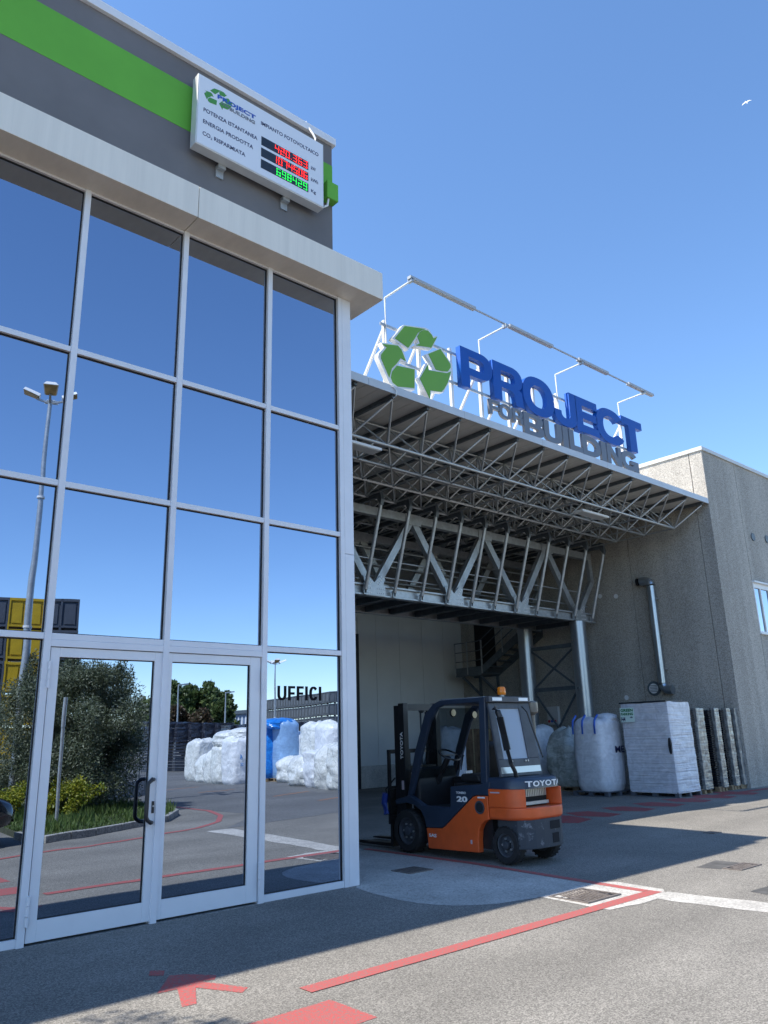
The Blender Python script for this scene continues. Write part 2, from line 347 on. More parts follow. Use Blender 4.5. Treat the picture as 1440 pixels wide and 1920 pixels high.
def glyph(ch, wd=1.0, s=0.27, t=0.21):
    """heavy grotesque capitals in a box wd x 1; s stem, t bar"""
    h = 1.0; W = wd
    if ch == 'I': return [[(0, 0), (W, 0), (W, h), (0, h)]]
    if ch == 'E': return [[(0, 0), (W, 0), (W, t), (s, t), (s, .5-t*.45), (W*.94, .5-t*.45), (W*.94, .5+t*.5), (s, .5+t*.5), (s, h-t), (W*.98, h-t), (W*.98, h), (0, h)]]
    if ch == 'F': return [[(0, 0), (s, 0), (s, .5-t*.6), (W*.92, .5-t*.6), (W*.92, .5+t*.4), (s, .5+t*.4), (s, h-t), (W, h-t), (W, h), (0, h)]]
    if ch == 'L': return [[(0, 0), (W, 0), (W, t*1.05), (s, t*1.05), (s, h), (0, h)]]
    if ch == 'T': return [[(W/2-s/2, 0), (W/2+s/2, 0), (W/2+s/2, h-t), (W, h-t), (W, h), (0, h), (0, h-t), (W/2-s/2, h-t)]]
    if ch == 'N': return [[(0, 0), (s*.93, 0), (s*.93, h*.6), (W-s, 0), (W, 0), (W, h), (W-s*.93, h), (W-s*.93, h*.4), (s, h), (0, h)]]
    if ch == 'O': return [arc(W/2, .5, W/2, .5, 0, 360, 36)[:-1], arc(W/2, .5, W/2-s, .5-t*.95, 0, 360, 30)[:-1][::-1]]
    if ch == 'D': return [[(0, 0), (W*.42, 0)]+arc(W*.42, .5, W*.58, .5, -90, 90, 20)+[(0, h)], ([(s, t), (W*.40, t)]+arc(W*.40, .5, W*.60-s, .5-t, -90, 90, 16)+[(s, h-t)])[::-1]]
    if ch == 'P': return [[(0, 0), (s, 0), (s, .33), (W*.6, .33)]+arc(W*.6, .665, W*.4, .335, -90, 90, 16)+[(0, h)], ([(s, .33+t*.85), (W*.58, .33+t*.85)]+arc(W*.58, .665, W*.42-s, .335-t*.85, -90, 90, 12)+[(s, h-t*.85)])[::-1]]
    if ch == 'R': return [[(0, 0), (s, 0), (s, .36), (W*.46, .36)]+arc(W*.46, .2, W*.24, .16, 90, 0, 8)+[(W*.72, 0), (W*1.0, 0), (W*.97, .06), (W*.95, .28)]+arc(W*.80, .33, W*.15, .12, 0, 90, 6)[1:]+arc(W*.6, .70, W*.38, .30, -60, 90, 14)+[(0, h)],
                          ([(s, .36+t*.8), (W*.58, .36+t*.8)]+arc(W*.58, .68, W*.40-s, .32-t*.8, -90, 90, 12)+[(s, h-t*.85)])[::-1]]
    if ch == 'B': return [[(0, 0), (W*.62, 0)]+arc(W*.62, .275, W*.38, .275, -90, 70, 14)+arc(W*.60, .745, W*.36, .255, -60, 90, 14)+[(0, h)],
                          ([(s, t*.85), (W*.58, t*.85)]+arc(W*.58, .275, W*.40-s, .275-t*.85, -90, 90, 10)+[(s, .55-t*.85+t*.85)])[::-1] if False else ([(s, t*.8), (W*.58, t*.8)]+arc(W*.58, .29, W*.40-s, .29-t*.8, -90, 90, 10)+[(s, .58-t*.8)])[::-1],
                          ([(s, .58), (W*.56, .58)]+arc(W*.56, .705, W*.38-s, .125, -90, 90, 10)+[(s, .83)])[::-1]]
    if ch == 'U': return [[(0, h)]+arc(W/2, .42, W/2, .42, 180, 360, 22)+[(W, h), (W-s, h)]+arc(W/2, .42, W/2-s, .42-t, 0, -180, 18)+[(s, h)]]
    if ch == 'J': return [[(0, .40), (0, .34)]+arc(W/2, .36, W/2, .36, 180, 360, 20)+[(W, h), (W-s, h)]+arc(W/2, .36, W/2-s, .36-t, 0, -180, 16)+[(s, .40)]]
    if ch == 'C': return [arc(W/2, .5, W/2, .5, 38, 332, 30)+arc(W/2, .5, W/2-s, .5-t*.95, 326, 34, 26)]
    if ch == 'G': return [arc(W/2, .5, W/2, .5, 38, 290, 28)+[(W*.76, .06), (W*.80, .0), (W, .0), (W, .54), (W*.55, .54), (W*.55, .54-t*.9), (W-s, .54-t*.9)]+arc(W/2, .5, W/2-s, .5-t*.95, 325, 36, 26)]
    return [[(0, 0), (W, 0), (W, h), (0, h)]]
# ================================================================ ground
g = MB(); XS = [-600, -30, 0, 30, 600]; YS = [600, 30, 0.0, -2.5, -30, -600]
for y in YS: g.v += [V3((x, y, gz(y))) for x in XS]
for j in range(len(YS)-1):
    for i in range(len(XS)-1): a = j*len(XS)+i; g.f.append((a, a+len(XS), a+len(XS)+1, a+1))
tag(g.build('ground', asphalt), kind='structure')

def ground_sheet(name, poly, m, lift=0.004, label=None):
    bm = bmesh.new(); bm.faces.new([bm.verts.new((x, y, 0)) for x, y in poly])
    for yy in (0.0, -2.5):
        bmesh.ops.bisect_plane(bm, geom=bm.verts[:]+bm.edges[:]+bm.faces[:], plane_co=(0, yy, 0), plane_no=(0, 1, 0))
    for v in bm.verts: v.co.z = gz(v.co.y)+lift
    bmesh.ops.triangulate(bm, faces=bm.faces[:]); bmesh.ops.recalc_face_normals(bm, faces=bm.faces[:])
    for f in bm.faces:
        if f.normal.z < 0: f.normal_flip()
    me = bpy.data.meshes.new(name); bm.to_mesh(me); bm.free(); me.materials.append(m)
    o = bpy.data.objects.new(name, me); COL.objects.link(o); o['kind'] = 'structure'
    if label: o['label'] = label
    return o
def wob(poly, amt, step=0.25, seed=0):
    """ragged edge for poured or patched surfaces"""
    out = []; n = len(poly)
    for i in range(n):
        a, b = V3((*poly[i], 0)), V3((*poly[(i+1) % n], 0)); k = max(1, int((b-a).length/step))
        for j in range(k):
            p = a.lerp(b, j/k); q = mnoise.noise_vector(p*2.3+V3((seed, 0, 0)))*amt; out.append((p.x+q.x, p.y+q.y))
    return out
ground_sheet('concrete_apron', [(6.22, 3.2), (6.22, 0.0), (6.11, -.13)]+[(6.05, -.42), (6.03, -.7), (6.02, -.95), (6.06, -1.2), (6.13, -1.38), (6.25, -1.57), (6.42, -1.69), (6.62, -1.80), (6.85, -1.85), (7.1, -1.9), (7.5, -1.91), (8.22, -1.95), (8.17, 3.2)], concrete_apron, 0.002, 'pale concrete apron with a curved edge beside the glass corner')
ground_sheet('concrete_apron', wob([(7.16, -1.9), (8.26, -1.86), (8.42, -2.05), (8.40, -2.62), (8.16, -2.80), (7.56, -2.84), (7.15, -2.78)], 0.03, 0.12, 3), pale_concrete, 0.0035, 'pale concrete surround of the drain grate')
ground_sheet('trench_repair', wob([(7.92, -2.84), (8.30, -2.72), (8.42, -3.8), (8.55, -5.2), (8.62, -6.9), (8.1, -6.9), (8.02, -5.0)], 0.05, 0.2, 5), pale_concrete, 0.0025, 'pale concrete trench repair crossing the yard')
dark_patch = mat('dark_bitumen_patch', (0.085, 0.083, 0.08), 0.85, var=0.3, vscale=8, bump=0.3, bscale=90)
ground_sheet('asphalt_patch', wob([(9.9, -2.2), (10.55, -2.15), (10.58, -2.45), (9.98, -2.5)], 0.04, 0.15, 8), dark_patch, 0.002, 'dark bitumen patch beside the far drain')
ground_sheet('asphalt_patch', wob([(8.86, -3.36), (9.4, -3.4), (9.36, -3.6), (8.8, -3.58)], 0.03, 0.1, 9), dark_patch, 0.002, 'small dark bitumen patch on the sunlit yard')
# second, darker asphalt lane of the yard as seen in the glass
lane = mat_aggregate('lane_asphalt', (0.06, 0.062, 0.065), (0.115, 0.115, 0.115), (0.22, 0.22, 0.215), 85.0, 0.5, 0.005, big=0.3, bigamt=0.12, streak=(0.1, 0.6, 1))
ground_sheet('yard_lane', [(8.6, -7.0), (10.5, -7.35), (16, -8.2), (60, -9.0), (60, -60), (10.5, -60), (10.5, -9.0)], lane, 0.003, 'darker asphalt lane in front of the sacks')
# red paint
ground_sheet('painted_line', [(3.60, -2.56), (8.25, -2.545), (8.25, -2.70), (3.60, -2.71)], red_paint, 0.0055, 'long red line crossing the drain grate')
ground_sheet('painted_line', [(8.12, -2.54), (8.25, -2.54), (8.25, 2.2), (8.13, 2.2)], red_paint, 0.0055, 'red line running under the forklift')
for i in range(5):
    y = -2.92-i*1.0
    ground_sheet('crossing_bar', [(1.0, y), (3.6, y), (3.6, y-.49), (1.0, y-.49)], red_paint, 0.0025)['group'] = 'red crossing bars outside the doors'
# red arrow towards the doors
tip = V3((2.99, -1.52, 0))
for p in ([(3.02, -1.42), (3.10, -1.50), (3.04, -1.61), (2.96, -1.53)],
          [(3.07, -1.64), (3.18, -1.70), (3.33, -1.88), (3.27, -1.96), (3.17, -1.92), (3.35, -2.29), (3.26, -2.36), (3.08, -2.03), (2.92, -2.34), (2.82, -2.33), (2.97, -1.97), (2.82, -1.96)]):
    ground_sheet('painted_arrow', p, red_paint, 0.0025, 'red painted arrow on the asphalt before the doors')
for i, x in enumerate((12.6, 13.95, 15.25, 16.5, 17.75, 19.0, 20.25)):
    ground_sheet('crossing_bar', [(x+.25, 1.62), (x+.95, 1.80), (x+1.25, 2.55), (x+1.1, 2.95), (x+.55, 2.85), (x-.05, 2.2)] if i < 1 else [(x+.1, 1.75), (x+.72, 1.85), (x+.85, 2.75), (x+.3, 2.95), (x-.1, 2.35)], red_faded, 0.0025)['group'] = 'faded red crossing bars before the stacks'
ground_sheet('painted_line', [(18.6, 2.30), (30.0, 1.95), (30.0, 2.15), (18.6, 2.55)], red_faded, 0.002, 'faded red line along the concrete building')
# red line round the planted island, seen in the glass
def strip(name, pts, wd, m, lift, label):
    L, R = [], []
    for i, p in enumerate(pts):
        d = (V3((*pts[min(i+1, len(pts)-1)], 0))-V3((*pts[max(i-1, 0)], 0))).normalized(); nn = V3((-d.y, d.x, 0))*wd/2
        L.append((p[0]+nn.x, p[1]+nn.y)); R.append((p[0]-nn.x, p[1]-nn.y))
    return ground_sheet(name, L+R[::-1], m, lift, label)
strip('painted_line', [(1.0, -5.4), (4.9, -6.5), (6.9, -7.05), (8.3, -7.65), (9.2, -8.4), (9.95, -9.6), (10.5, -11.2), (10.5, -13.2), (10.3, -15)], 0.13, red_paint, 0.006, 'red line curving round the planted island')
orange_paint = mat_paint_worn('orange_road_paint', (0.42, 0.17, 0.06), (0.16, 0.12, 0.10), 0.5, 16)
for i, (px, py) in enumerate(((340, 1479), (407, 1483), (548, 1489), (632, 1497))):
    p = rZ(px, py); strip('painted_dash', [(p.x-.9, p.y+.35), (p.x+.9, p.y-.35)], 0.12, orange_paint, 0.007, None)['group'] = 'thin orange dashes on the yard'

# drains
def drain(loc, sx, sy, label, m, rot=0, bars=11, diag=True):
    t = thing('drain_grate', loc, label, 'grate'); x, y, z = loc
    b = MB(); fw = .03
    for q in ((x-sx, x+sx, y-sy, y-sy+fw), (x-sx, x+sx, y+sy-fw, y+sy), (x-sx, x-sx+fw, y-sy+fw, y+sy-fw), (x+sx-fw, x+sx, y-sy+fw, y+sy-fw)): b.box(*q, z-.03, z+.006)
    b.build('grate_frame', m, t)
    MB().box(x-sx+fw, x+sx-fw, y-sy+fw, y+sy-fw, z-.03, z-.003).build('grate_pan', dark_void, t)
    for i in range(bars):
        xx = x-sx+fw+(i+.5)*(2*sx-2*fw)/bars; sh = .10 if diag else 0
        MB().bar((max(x-sx+fw, xx-sh), y-sy+fw, z+.001), (min(x+sx-fw, xx+sh), y+sy-fw, z+.001), .020, .008, (0, 0, 1)).build('grate_bar', m, t)
    for k in range(3):
        yy = y-sy+(k+1)*2*sy/4; MB().bar((x-sx+fw, yy, z+.0), (x+sx-fw, yy, z+.0), .014, .006, (0, 0, 1)).build('grate_bar', m, t)
    return t
iron = mat('cast_iron', (0.19, 0.165, 0.15), 0.65, 0.3, var=0.3, vscale=12)
drain((7.53, -2.215, gz(-2.2)+.0075), .30, .25, 'iron drain grate set in pale concrete under the red line', iron, bars=11)
drain((7.30, 0.21, .007), .20, .18, 'small rusty drain grate in the apron beside the forklift', iron, bars=7, diag=False)
drain((10.3, -2.62, gz(-2.6)+.006), .28, .12, 'narrow drain grate at the edge of the building shadow', iron, bars=9)
drain((13.0, -.88, gz(-.9)+.006), .12, .1, 'small drain cover inside the dark building shadow', iron, bars=6, diag=False)

# ================================================================ office building
ob_ = thing('office_building', (2, 6, 0), 'glass fronted office building with a dark grey parapet and green stripe', 'building')
MX = [-4.71, -3.51, -2.31, -1.11, .09, 1.29, 2.49, 3.69, 4.89, 6.035]; ZR = [.07, 2.64, 4.15, 5.62, 7.60]
MB().box(-16, 6.20, .10, 13.2, -.05, 8.02).build('core_wall', dark_render, ob_)
MB().box(-16, 6.235, .35, 13.2, 8.02, 10.53).build('parapet_wall', dark_render, ob_)
MB().box(-16, 6.239, .346, 13.2, 9.44, 10.16).build('green_stripe', green_render, ob_)
MB().box(-16, 6.28, .295, .75, 10.53, 10.66).build('coping', frame_grey, ob_, bevel=.006)
MB().box(5.9, 6.275, .751, 13.2, 10.53, 10.655).build('coping', frame_grey, ob_, bevel=.006)
JX = [-11.0, -8.06, -5.14, -2.22, .72, 3.66, 6.57]
for a, b in zip(JX[:-1], JX[1:]):
    # each cornice panel: a folded sheet, face and soffit
    f = MB(); e = .004
    f.prism([(-.38, 7.60), (-.38, 8.03), (.345, 8.09), (.345, 8.06), (-.35, 7.995), (-.35, 7.63), (.345, 7.63), (.345, 7.60)], lambda p, q, d: (d, p, q), a+e, b-e)
    f.build('cornice_panel', cornice_metal, ob_, bevel=.004)
MB().box(6.537, 6.565, -.349, .344, 7.632, 8.0).build('cornice_end', cornice_metal, ob_)
MB().box(-11, 6.53, -.30, .34, 7.66, 7.98).build('cornice_core', dark_void, ob_)
for i, x in enumerate(MX[:-1]):
    z0 = .0; MB().box(x-.033, x+.033, -.055, .09, z0, 7.597).build('mullion', frame_grey, ob_, bevel=.004)
MB().box(6.005, 6.07, -.055, .09, 0, 7.597).build('mullion', frame_grey, ob_, bevel=.004)
MB().box(6.074, 6.225, -.05, .34, .0, 3.9).build('corner_post', frame_grey, ob_, bevel=.005)
MB().box(6.074, 6.225, -.05, .34, 3.905, 7.597).build('corner_post', frame_grey, ob_, bevel=.005)
gap_seal = mat('black_gasket', (0.012, 0.012, 0.013), 0.7)
for i in range(len(MX)-1):
    a, b = MX[i]+.033, MX[i+1]-.033
    door_bay = i in (6, 7)
    for k, z in enumerate(ZR):
        if k == 0:
            if not door_bay: MB().box(a, b, -.045, .09, .005, .075).build('transom', frame_grey, ob_, bevel=.003)
            continue
        MB().box(a, b, -.045, .09, z-.03, z+.03 if k < 4 else z-.003).build('transom', frame_grey, ob_, bevel=.003)
    for k in range(4):
        if k == 0 and door_bay: continue
        z0, z1 = ZR[k]+(.03 if k else .005), ZR[k+1]-.03
        # black gasket line round the pane, then the pane itself, tilted by a hair as set panes are
        gk = MB(); w_ = .010
        for q in ((a, b, z0, z0+w_), (a, b, z1-w_, z1), (a, a+w_, z0+w_, z1-w_), (b-w_, b, z0+w_, z1-w_)): gk.box(q[0], q[1], -.012, .01, q[2], q[3])
        gk.build('gasket', gap_seal, ob_)
        tx, tz = random.uniform(-.0008, .0008), random.uniform(-.0008, .0008)
        xs, zs = (a+b)/2, (z0+z1)/2
        def pt(x, z, y): return V3((x, y+(x-xs)*tx+(z-zs)*tz, z))
        MB().hull8([pt(a, z0, 0), pt(b, z0, 0), pt(b, z0, .02), pt(a, z0, .02)], [pt(a, z1, 0), pt(b, z1, 0), pt(b, z1, .02), pt(a, z1, .02)]).build('window_pane', glass, ob_)
# doors
door_white = mat('door_frame_paint', (0.74, 0.75, 0.77), 0.36, var=0.03, vscale=4, bump=0.03, bscale=50)
MB().box(2.523, 4.857, -.05, .09, 2.545, 2.609).build('door_head', frame_grey, ob_, bevel=.003)
def door(x0, x1, hinge_left, label, li, ri):
    d = MB()
    gx0, gx1, g0, g1 = x0+li, x1-ri, .195, 2.45
    d.box(x0, gx0, -.034, .05, .025, 2.538).box(gx1, x1, -.034, .05, .025, 2.538).box(gx0, gx1, -.033, .05, .025, g0).box(gx0, gx1, -.033, .05, g1, 2.538)
    o = d.build('door', door_white, ob_, bevel=.003); o['label'] = label
    MB().box(gx0, gx1, 0.0, .02, g0, g1).build('pane', glass, o)
    s = MB()
    for q in ((gx0, gx1, g0, g0+.008), (gx0, gx1, g1-.008, g1), (gx0, gx0+.008, g0+.008, g1-.008), (gx1-.008, gx1, g0+.008, g1-.008)): s.box(q[0], q[1], -.012, .01, q[2], q[3])
    s.build('gasket', gap_seal, o)
    hx = x0-.012 if hinge_left else x1+.012
    for z in (.28, 2.28):
        for k in range(3): MB().tube((hx, -.062, z-.12+k*.082), (hx, -.062, z-.12+k*.082+.078), .016, n=10).build('hinge', frame_grey, o, smooth=True)
    return o
d1 = door(2.535, 3.684, True, '', .085, .105); d2 = door(3.692, 4.845, False, '', .08, .13)
d1['label'] = 'glazed door leaf with the black pull handle'; d2['label'] = 'glazed door leaf without a handle'
for yo in (-.13, .10):
    if yo < 0:
        MB().path([(3.615, -.034, 1.30), (3.60, -.10, 1.30), (3.575, -.125, 1.30), (3.535, -.128, 1.27), (3.53, -.128, 1.23), (3.53, -.128, 1.0), (3.53, -.128, .96), (3.545, -.128, .93), (3.58, -.125, .905), (3.60, -.10, .905), (3.615, -.034, .905)], .019, n=10).build('handle', black_plastic, d1, smooth=True)
MB().box(3.622, 3.648, -.04, -.033, .985, 1.095).build('lock', black_plastic, d1)
MB().tube((3.635, -.05, 1.05), (3.635, -.039, 1.05), .009, n=10).build('lock', steel_tube, d1)
MB().box(-16, 6.23, -.055, .1, -.06, .004).build('threshold', mat_aggregate('sill_concrete', (.12, .12, .12), (.2, .2, .195), (.28, .28, .27), 60, .3, .003), ob_)
# UFFICI on the glass
dark_vinyl = mat('dark_vinyl', (0.006, 0.006, 0.009), 0.6, spec=.1)
x = 5.10
for ch, wd in zip('UFFICI', (.66, .52, .52, .18, .62, .18)):
    me = curve_mesh(glyph(ch, wd, .18, .17), .002); hh = .162
    mesh_obj('door_letter', me, dark_vinyl, ob_, frame_mat((x, -.004, 2.072), (1, 0, 0), (0, 0, 1)), width=wd*hh*1.13, height=hh); x += wd*hh*1.13+.026

# ================================================================ display board of the solar plant
bd = thing('display_board', (4.85, .2, 9.1), 'white illuminated solar output board with red and green digits on the parapet', 'sign')
BX0, BX1, BZ0, BZ1, BY = 3.82, 5.90, 9.10, 10.22, .12
MB().box(BX0, BX1, BY, .27, BZ0, BZ1).build('casing', mat('board_casing', (0.62, 0.62, 0.60), .35, .2, var=.06, vscale=4), bd, bevel=.008)
MB().box(BX0+.018, BX1-.018, BY-.006, BY-.001, BZ0+.018, BZ1-.018).build('face', mat('board_face', (0.72, 0.75, 0.80), .35), bd)
navy_ink = mat('navy_ink', (0.02, 0.025, 0.09), .5); blue_ink = mat('blue_ink', (0.02, 0.09, 0.45), .5); green_ink = mat('green_ink', (0.07, 0.28, 0.05), .5); grey_ink = mat('grey_ink', (0.20, 0.21, 0.24), .5)
def btext(txt, x, z, wd, ht, m, name='lettering', dy=.0075, bold=.012):
    me = text_mesh(txt, 1.0, .002, bold); return mesh_obj(name, me, m, bd, frame_mat((x, BY-dy, z), (1, 0, 0), (0, 0, 1)), width=wd, height=ht)
btext('POTENZA ISTANTANEA', 3.915, 9.645, .83, .062, navy_ink); btext('ENERGIA PRODOTTA', 3.915, 9.46, .765, .062, navy_ink)
btext('CO', 3.915, 9.27, .115, .062, navy_ink); btext('2', 4.035, 9.258, .022, .032, navy_ink); btext('RISPARMIATA', 4.085, 9.27, .475, .062, navy_ink)
btext('IMPIANTO FOTOVOLTAICO', 4.80, 9.945, 1.0, .062, navy_ink)
btext('kW', 5.665, 9.655, .085, .058, navy_ink); btext('kWh', 5.665, 9.455, .125, .058, navy_ink); btext('Kg', 5.665, 9.245, .085, .07, navy_ink)
btext('PROJECT', 4.11, 9.955, .60, .085, blue_ink, dy=.0095, bold=.035); btext('FOR', 4.17, 9.905, .12, .035, grey_ink, dy=.0095, bold=.02); btext('BUILDING', 4.30, 9.885, .40, .058, grey_ink, dy=.0095, bold=.03)
led_red = mat_emit('red_leds', (1.0, 0.04, 0.025), 0.75); led_green = mat_emit('green_leds', (0.03, 0.8, 0.12), 0.7); led_off = mat('led_window', (0.02, 0.026, 0.035), .35, var=.4, vscale=60)
SEG = {'0': 'abcdef', '1': 'bc', '2': 'abged', '3': 'abgcd', '4': 'fgbc', '5': 'afgcd', '6': 'afgedc', '7': 'abc', '8': 'abcdefg', '9': 'abcdfg'}
def led_digits(txt, x0, x1, z0, z1, m, parent):
    """digits set in rows of round lamps"""
    n = len(txt.replace('.', ''))+.35*txt.count('.'); cw = (x1-x0)/n; x = x0
    b = MB()
    def lamp(u, v):
        b.tube((u, BY-.013, v), (u, BY-.009, v), .0062, n=6)
    for ch in txt:
        b = MB()
        if ch == '.': lamp(x+cw*.12, z0+.006); b.build('digit', m, parent); x += cw*.35; continue
        a, c_ = x+cw*.14, x+cw*.72; zm = (z0+z1)/2
        S = {'a': ((a, z1), (c_, z1)), 'b': ((c_, z1), (c_, zm)), 'c': ((c_, zm), (c_, z0)), 'd': ((a, z0), (c_, z0)), 'e': ((a, zm), (a, z0)), 'f': ((a, z1), (a, zm)), 'g': ((a, zm), (c_, zm))}
        for s in SEG[ch]:
            (u0, v0), (u1, v1) = S[s]
            for k in range(4): lamp(u0+(u1-u0)*k/3, v0+(v1-v0)*k/3)
        b.build('digit', m, parent); x += cw
for i, (txt, z, m, xs) in enumerate((('420.363', 9.61, led_red, 5.03), ('1074506', 9.42, led_red, 5.0), ('698429', 9.23, led_green, 5.06))):
    w_ = MB().box(4.81, 5.615, BY-.009, BY-.005, z, z+.145).build('digit_window', led_off, bd); led_digits(txt, xs, 5.61, z+.022, z+.123, m, w_)
for x in (4.30, 5.34):
    MB().box(x-.055, x+.055, .26, .345, 9.04, 9.10).box(x-.055, x+.055, .325, .345, 8.93, 9.04).build('bracket', steel_galv, bd)
# little three-arrow emblem on the board (same outline as the roof emblem)
def zq(a, b): return 690+a/5.3333, 580+b/5.3333
EMB = [[(368, 167), (272, 288), (405, 383), (470, 290), (500, 235), (545, 203), (575, 196), (400, 170)],
       [(555, 205), (600, 212), (640, 255), (655, 290), (693, 275), (635, 380), (480, 358), (522, 338), (495, 270), (520, 225)],
       [(150, 345), (300, 362), (335, 400), (378, 515), (330, 485), (285, 545), (240, 590), (215, 680), (135, 490), (135, 450), (190, 380)],
       [(290, 563), (467, 600), (465, 785), (300, 770), (250, 730), (232, 680), (245, 620)],
       [(607, 445), (725, 395), (825, 545), (828, 580), (800, 620), (745, 618), (680, 600)],
       [(605, 545), (607, 608), (790, 638), (832, 620), (800, 730), (760, 800), (735, 825), (625, 808), (622, 895), (522, 690)]]
SY = 2.90
EMB3 = [[(lambda p: (p.x, p.z))(onY(*zq(*q), SY)) for q in P] for P in EMB]
ex0 = min(p[0] for P in EMB3 for p in P); ez0 = min(p[1] for P in EMB3 for p in P); ew = max(p[0] for P in EMB3 for p in P)-ex0; eh = max(p[1] for P in EMB3 for p in P)-ez0
for P in EMB3:
    me = curve_mesh([[(3.915+(x-ex0)/ew*.42, 9.83+(z-ez0)/eh*.30) for x, z in P]], .001)
    co = [v.co.copy() for v in me.vertices]
    for v in me.vertices: v.co = V3((v.co.x, BY-.0073+v.co.z, v.co.y))-org(bd)
    me.materials.append(green_ink); o = bpy.data.objects.new('emblem', me); COL.objects.link(o); o.parent = bd
MB().path([(5.80, .2, 10.215), (5.80, .19, 10.33), (5.78, .22, 10.42), (5.75, .3, 10.58), (5.74, .34, 10.70), (5.74, .5, 10.69)], .017, n=8).build('cable', white_paint, bd, smooth=True)
jb = MB().box(6.03, 6.24, .20, .343, 9.42, 9.72).build('junction_box', green_render, None, bevel=.008); tag(jb, 'green junction box on the parapet beside the display board', 'box')
MB().path([(5.92, .24, 9.26), (5.99, .24, 9.24), (6.06, .24, 9.30), (6.08, .24, 9.43)], .016, n=8).build('conduit', white_paint, bd, smooth=True)
# ================================================================ right-hand concrete building
RX, RY, RH = 22.38, 2.72, 9.85
rb = thing('concrete_building', (30, 10, 0), 'exposed aggregate concrete panel building beyond the canopy', 'building')
e = .010
MB().box(RX+.12, 60, RY+.12, 26, -.05, RH-.05).build('core_wall', mat('joint_mortar', (.10, .098, .095), .9), rb)
side = [RY, 3.14, 5.60, 8.05, 10.5, 13.15, 16, 19, 22, 26]
for a, b in zip(side[:-1], side[1:]):
    MB().box(RX, RX+.119, a+(e if a > RY else .0), b-e, -.05, RH).build('wall_panel', aggregate_wall, rb, bevel=.008)
fr = [24.52, 26.97, 29.4, 31.85, 34.3, 36.75, 39.2, 42, 45, 48, 51, 54, 57, 60]
MB().box(RX+.1195, 24.52-e, RY, RY+.119, -.05, RH).build('wall_panel', aggregate_wall, rb, bevel=.008)
for i, (a, b) in enumerate(zip(fr[:-1], fr[1:])):
    if i == 0:
        pw = MB(); wx1 = 26.3
        pw.box(a+e, b-e, RY, RY+.119, -.05, 4.36).box(a+e, b-e, RY, RY+.119, 5.96, RH).box(wx1, b-e, RY, RY+.119, 4.36, 5.96); pw.build('wall_panel', aggregate_wall, rb)
    else: MB().box(a+e, b-e, RY, RY+.119, -.05, RH).build('wall_panel', aggregate_wall, rb, bevel=.008)
MB().box(RX-.05, 60, RY-.05, RY+.35, RH, RH+.12).build('coping', mat('coping_sheet', (.60, .60, .58), .45, var=.05, vscale=2), rb, bevel=.006)
MB().box(RX-.05, RX+.35, RY+.352, 26, RH, RH+.118).build('coping', MATS['coping_sheet'], rb, bevel=.006)
# window
wf = MB(); x0, x1, z0, z1 = 24.53, 26.29, 4.37, 5.95
for q in ((x0, x1, z0, z0+.06), (x0, x1, z1-.17, z1), (x0, x0+.05, z0+.06, z1-.17), (x1-.05, x1, z0+.06, z1-.17)): wf.box(q[0], q[1], RY-.01, RY+.08, q[2], q[3])
wo_ = wf.build('window', white_paint, rb, bevel=.004)
for xm in (25.02, 25.62): MB().box(xm-.03, xm+.03, RY-.005, RY+.07, z0+.06, z1-.17).build('frame', white_paint, wo_)
for a, b in ((x0+.05, 24.99), (25.05, 25.59), (25.65, x1-.05)):
    MB().box(a, b, RY+.03, RY+.045, z0+.06, z1-.17).build('pane', glass, wo_)
MB().box(x0-.03, x1+.03, RY-.09, RY+.0, z1-.01, z1+.04).build('sill', white_paint, wo_)
MB().box(x0-.02, x1+.02, RY-.06, RY+.0, z0-.04, z0+.0).build('sill', white_paint, wo_)
for p in (onY(1411, 1007, RY), onY(1437, 1011, RY)):
    v = MB().tube((p.x, RY-.03, p.z), (p.x, RY+.02, p.z), .13, n=20).build('vent', steel_dark, rb, smooth=True)
# small round plates on the shaded face
for px, py in ((1125, 1118), (1155, 1118), (1175, 1308)):
    p = onX(px, py, RX); MB().tube((RX-.012, p.y, p.z), (RX+.01, p.y, p.z), .075, n=18).build('cover_plate', white_paint, rb, smooth=True)
p = onX(1227, 1291, RX)
v = MB().tube((RX-.03, p.y, p.z), (RX+.01, p.y, p.z), .22, n=24).build('vent', steel_dark, rb, smooth=True)
MB().tube((RX-.045, p.y, p.z), (RX-.031, p.y, p.z), .15, n=24).build('grille', white_paint, v, smooth=True)
for k in range(5): MB().box(RX-.052, RX-.046, p.y-.12, p.y+.12, p.z-.10+k*.045, p.z-.085+k*.045).build('slat', steel_dark, v)
# vent pipe
pt, pb = onX(1210, 1085, RX), onX(1250, 1290, RX)
vp = thing('vent_pipe', (RX-.2, pb.y, pb.z), 'shiny spiral duct pipe bent at both ends on the shaded concrete wall', 'pipe')
yy = (pt.y+pb.y)/2-.12; zt, zb_ = 6.05, 2.82
duct = mat('spiral_duct', (.42, .46, .49), .28, .85, var=.08, vscale=5)
MB().tube((RX-.17, yy, zb_+.12), (RX-.17, yy, zt-.12), .125, n=20).build('pipe', duct, vp, smooth=True)
def elbow(y0, z0, up, m):
    pts = []; s = 1 if up else -1
    for i in range(9):
        t = math.radians(90*i/8); pts.append((RX-.17, y0+(.20-.20*math.cos(t))*(1 if up else -1), z0+s*.20*math.sin(t)))
    a = pts[-1]; pts.append((RX-.17, a[1]+(.13 if up else -.10), a[2]))
    return MB().path(pts, .135, n=18)
elbow(yy, zt-.13, True, duct).build('elbow', duct, vp, smooth=True); elbow(yy, zb_+.13, False, duct).build('elbow', duct, vp, smooth=True)
MB().tube((RX-.17, yy+.44, zt+.07), (RX-.17, yy+.461, zt+.07), .118, n=18).build('mouth', dark_void, vp)
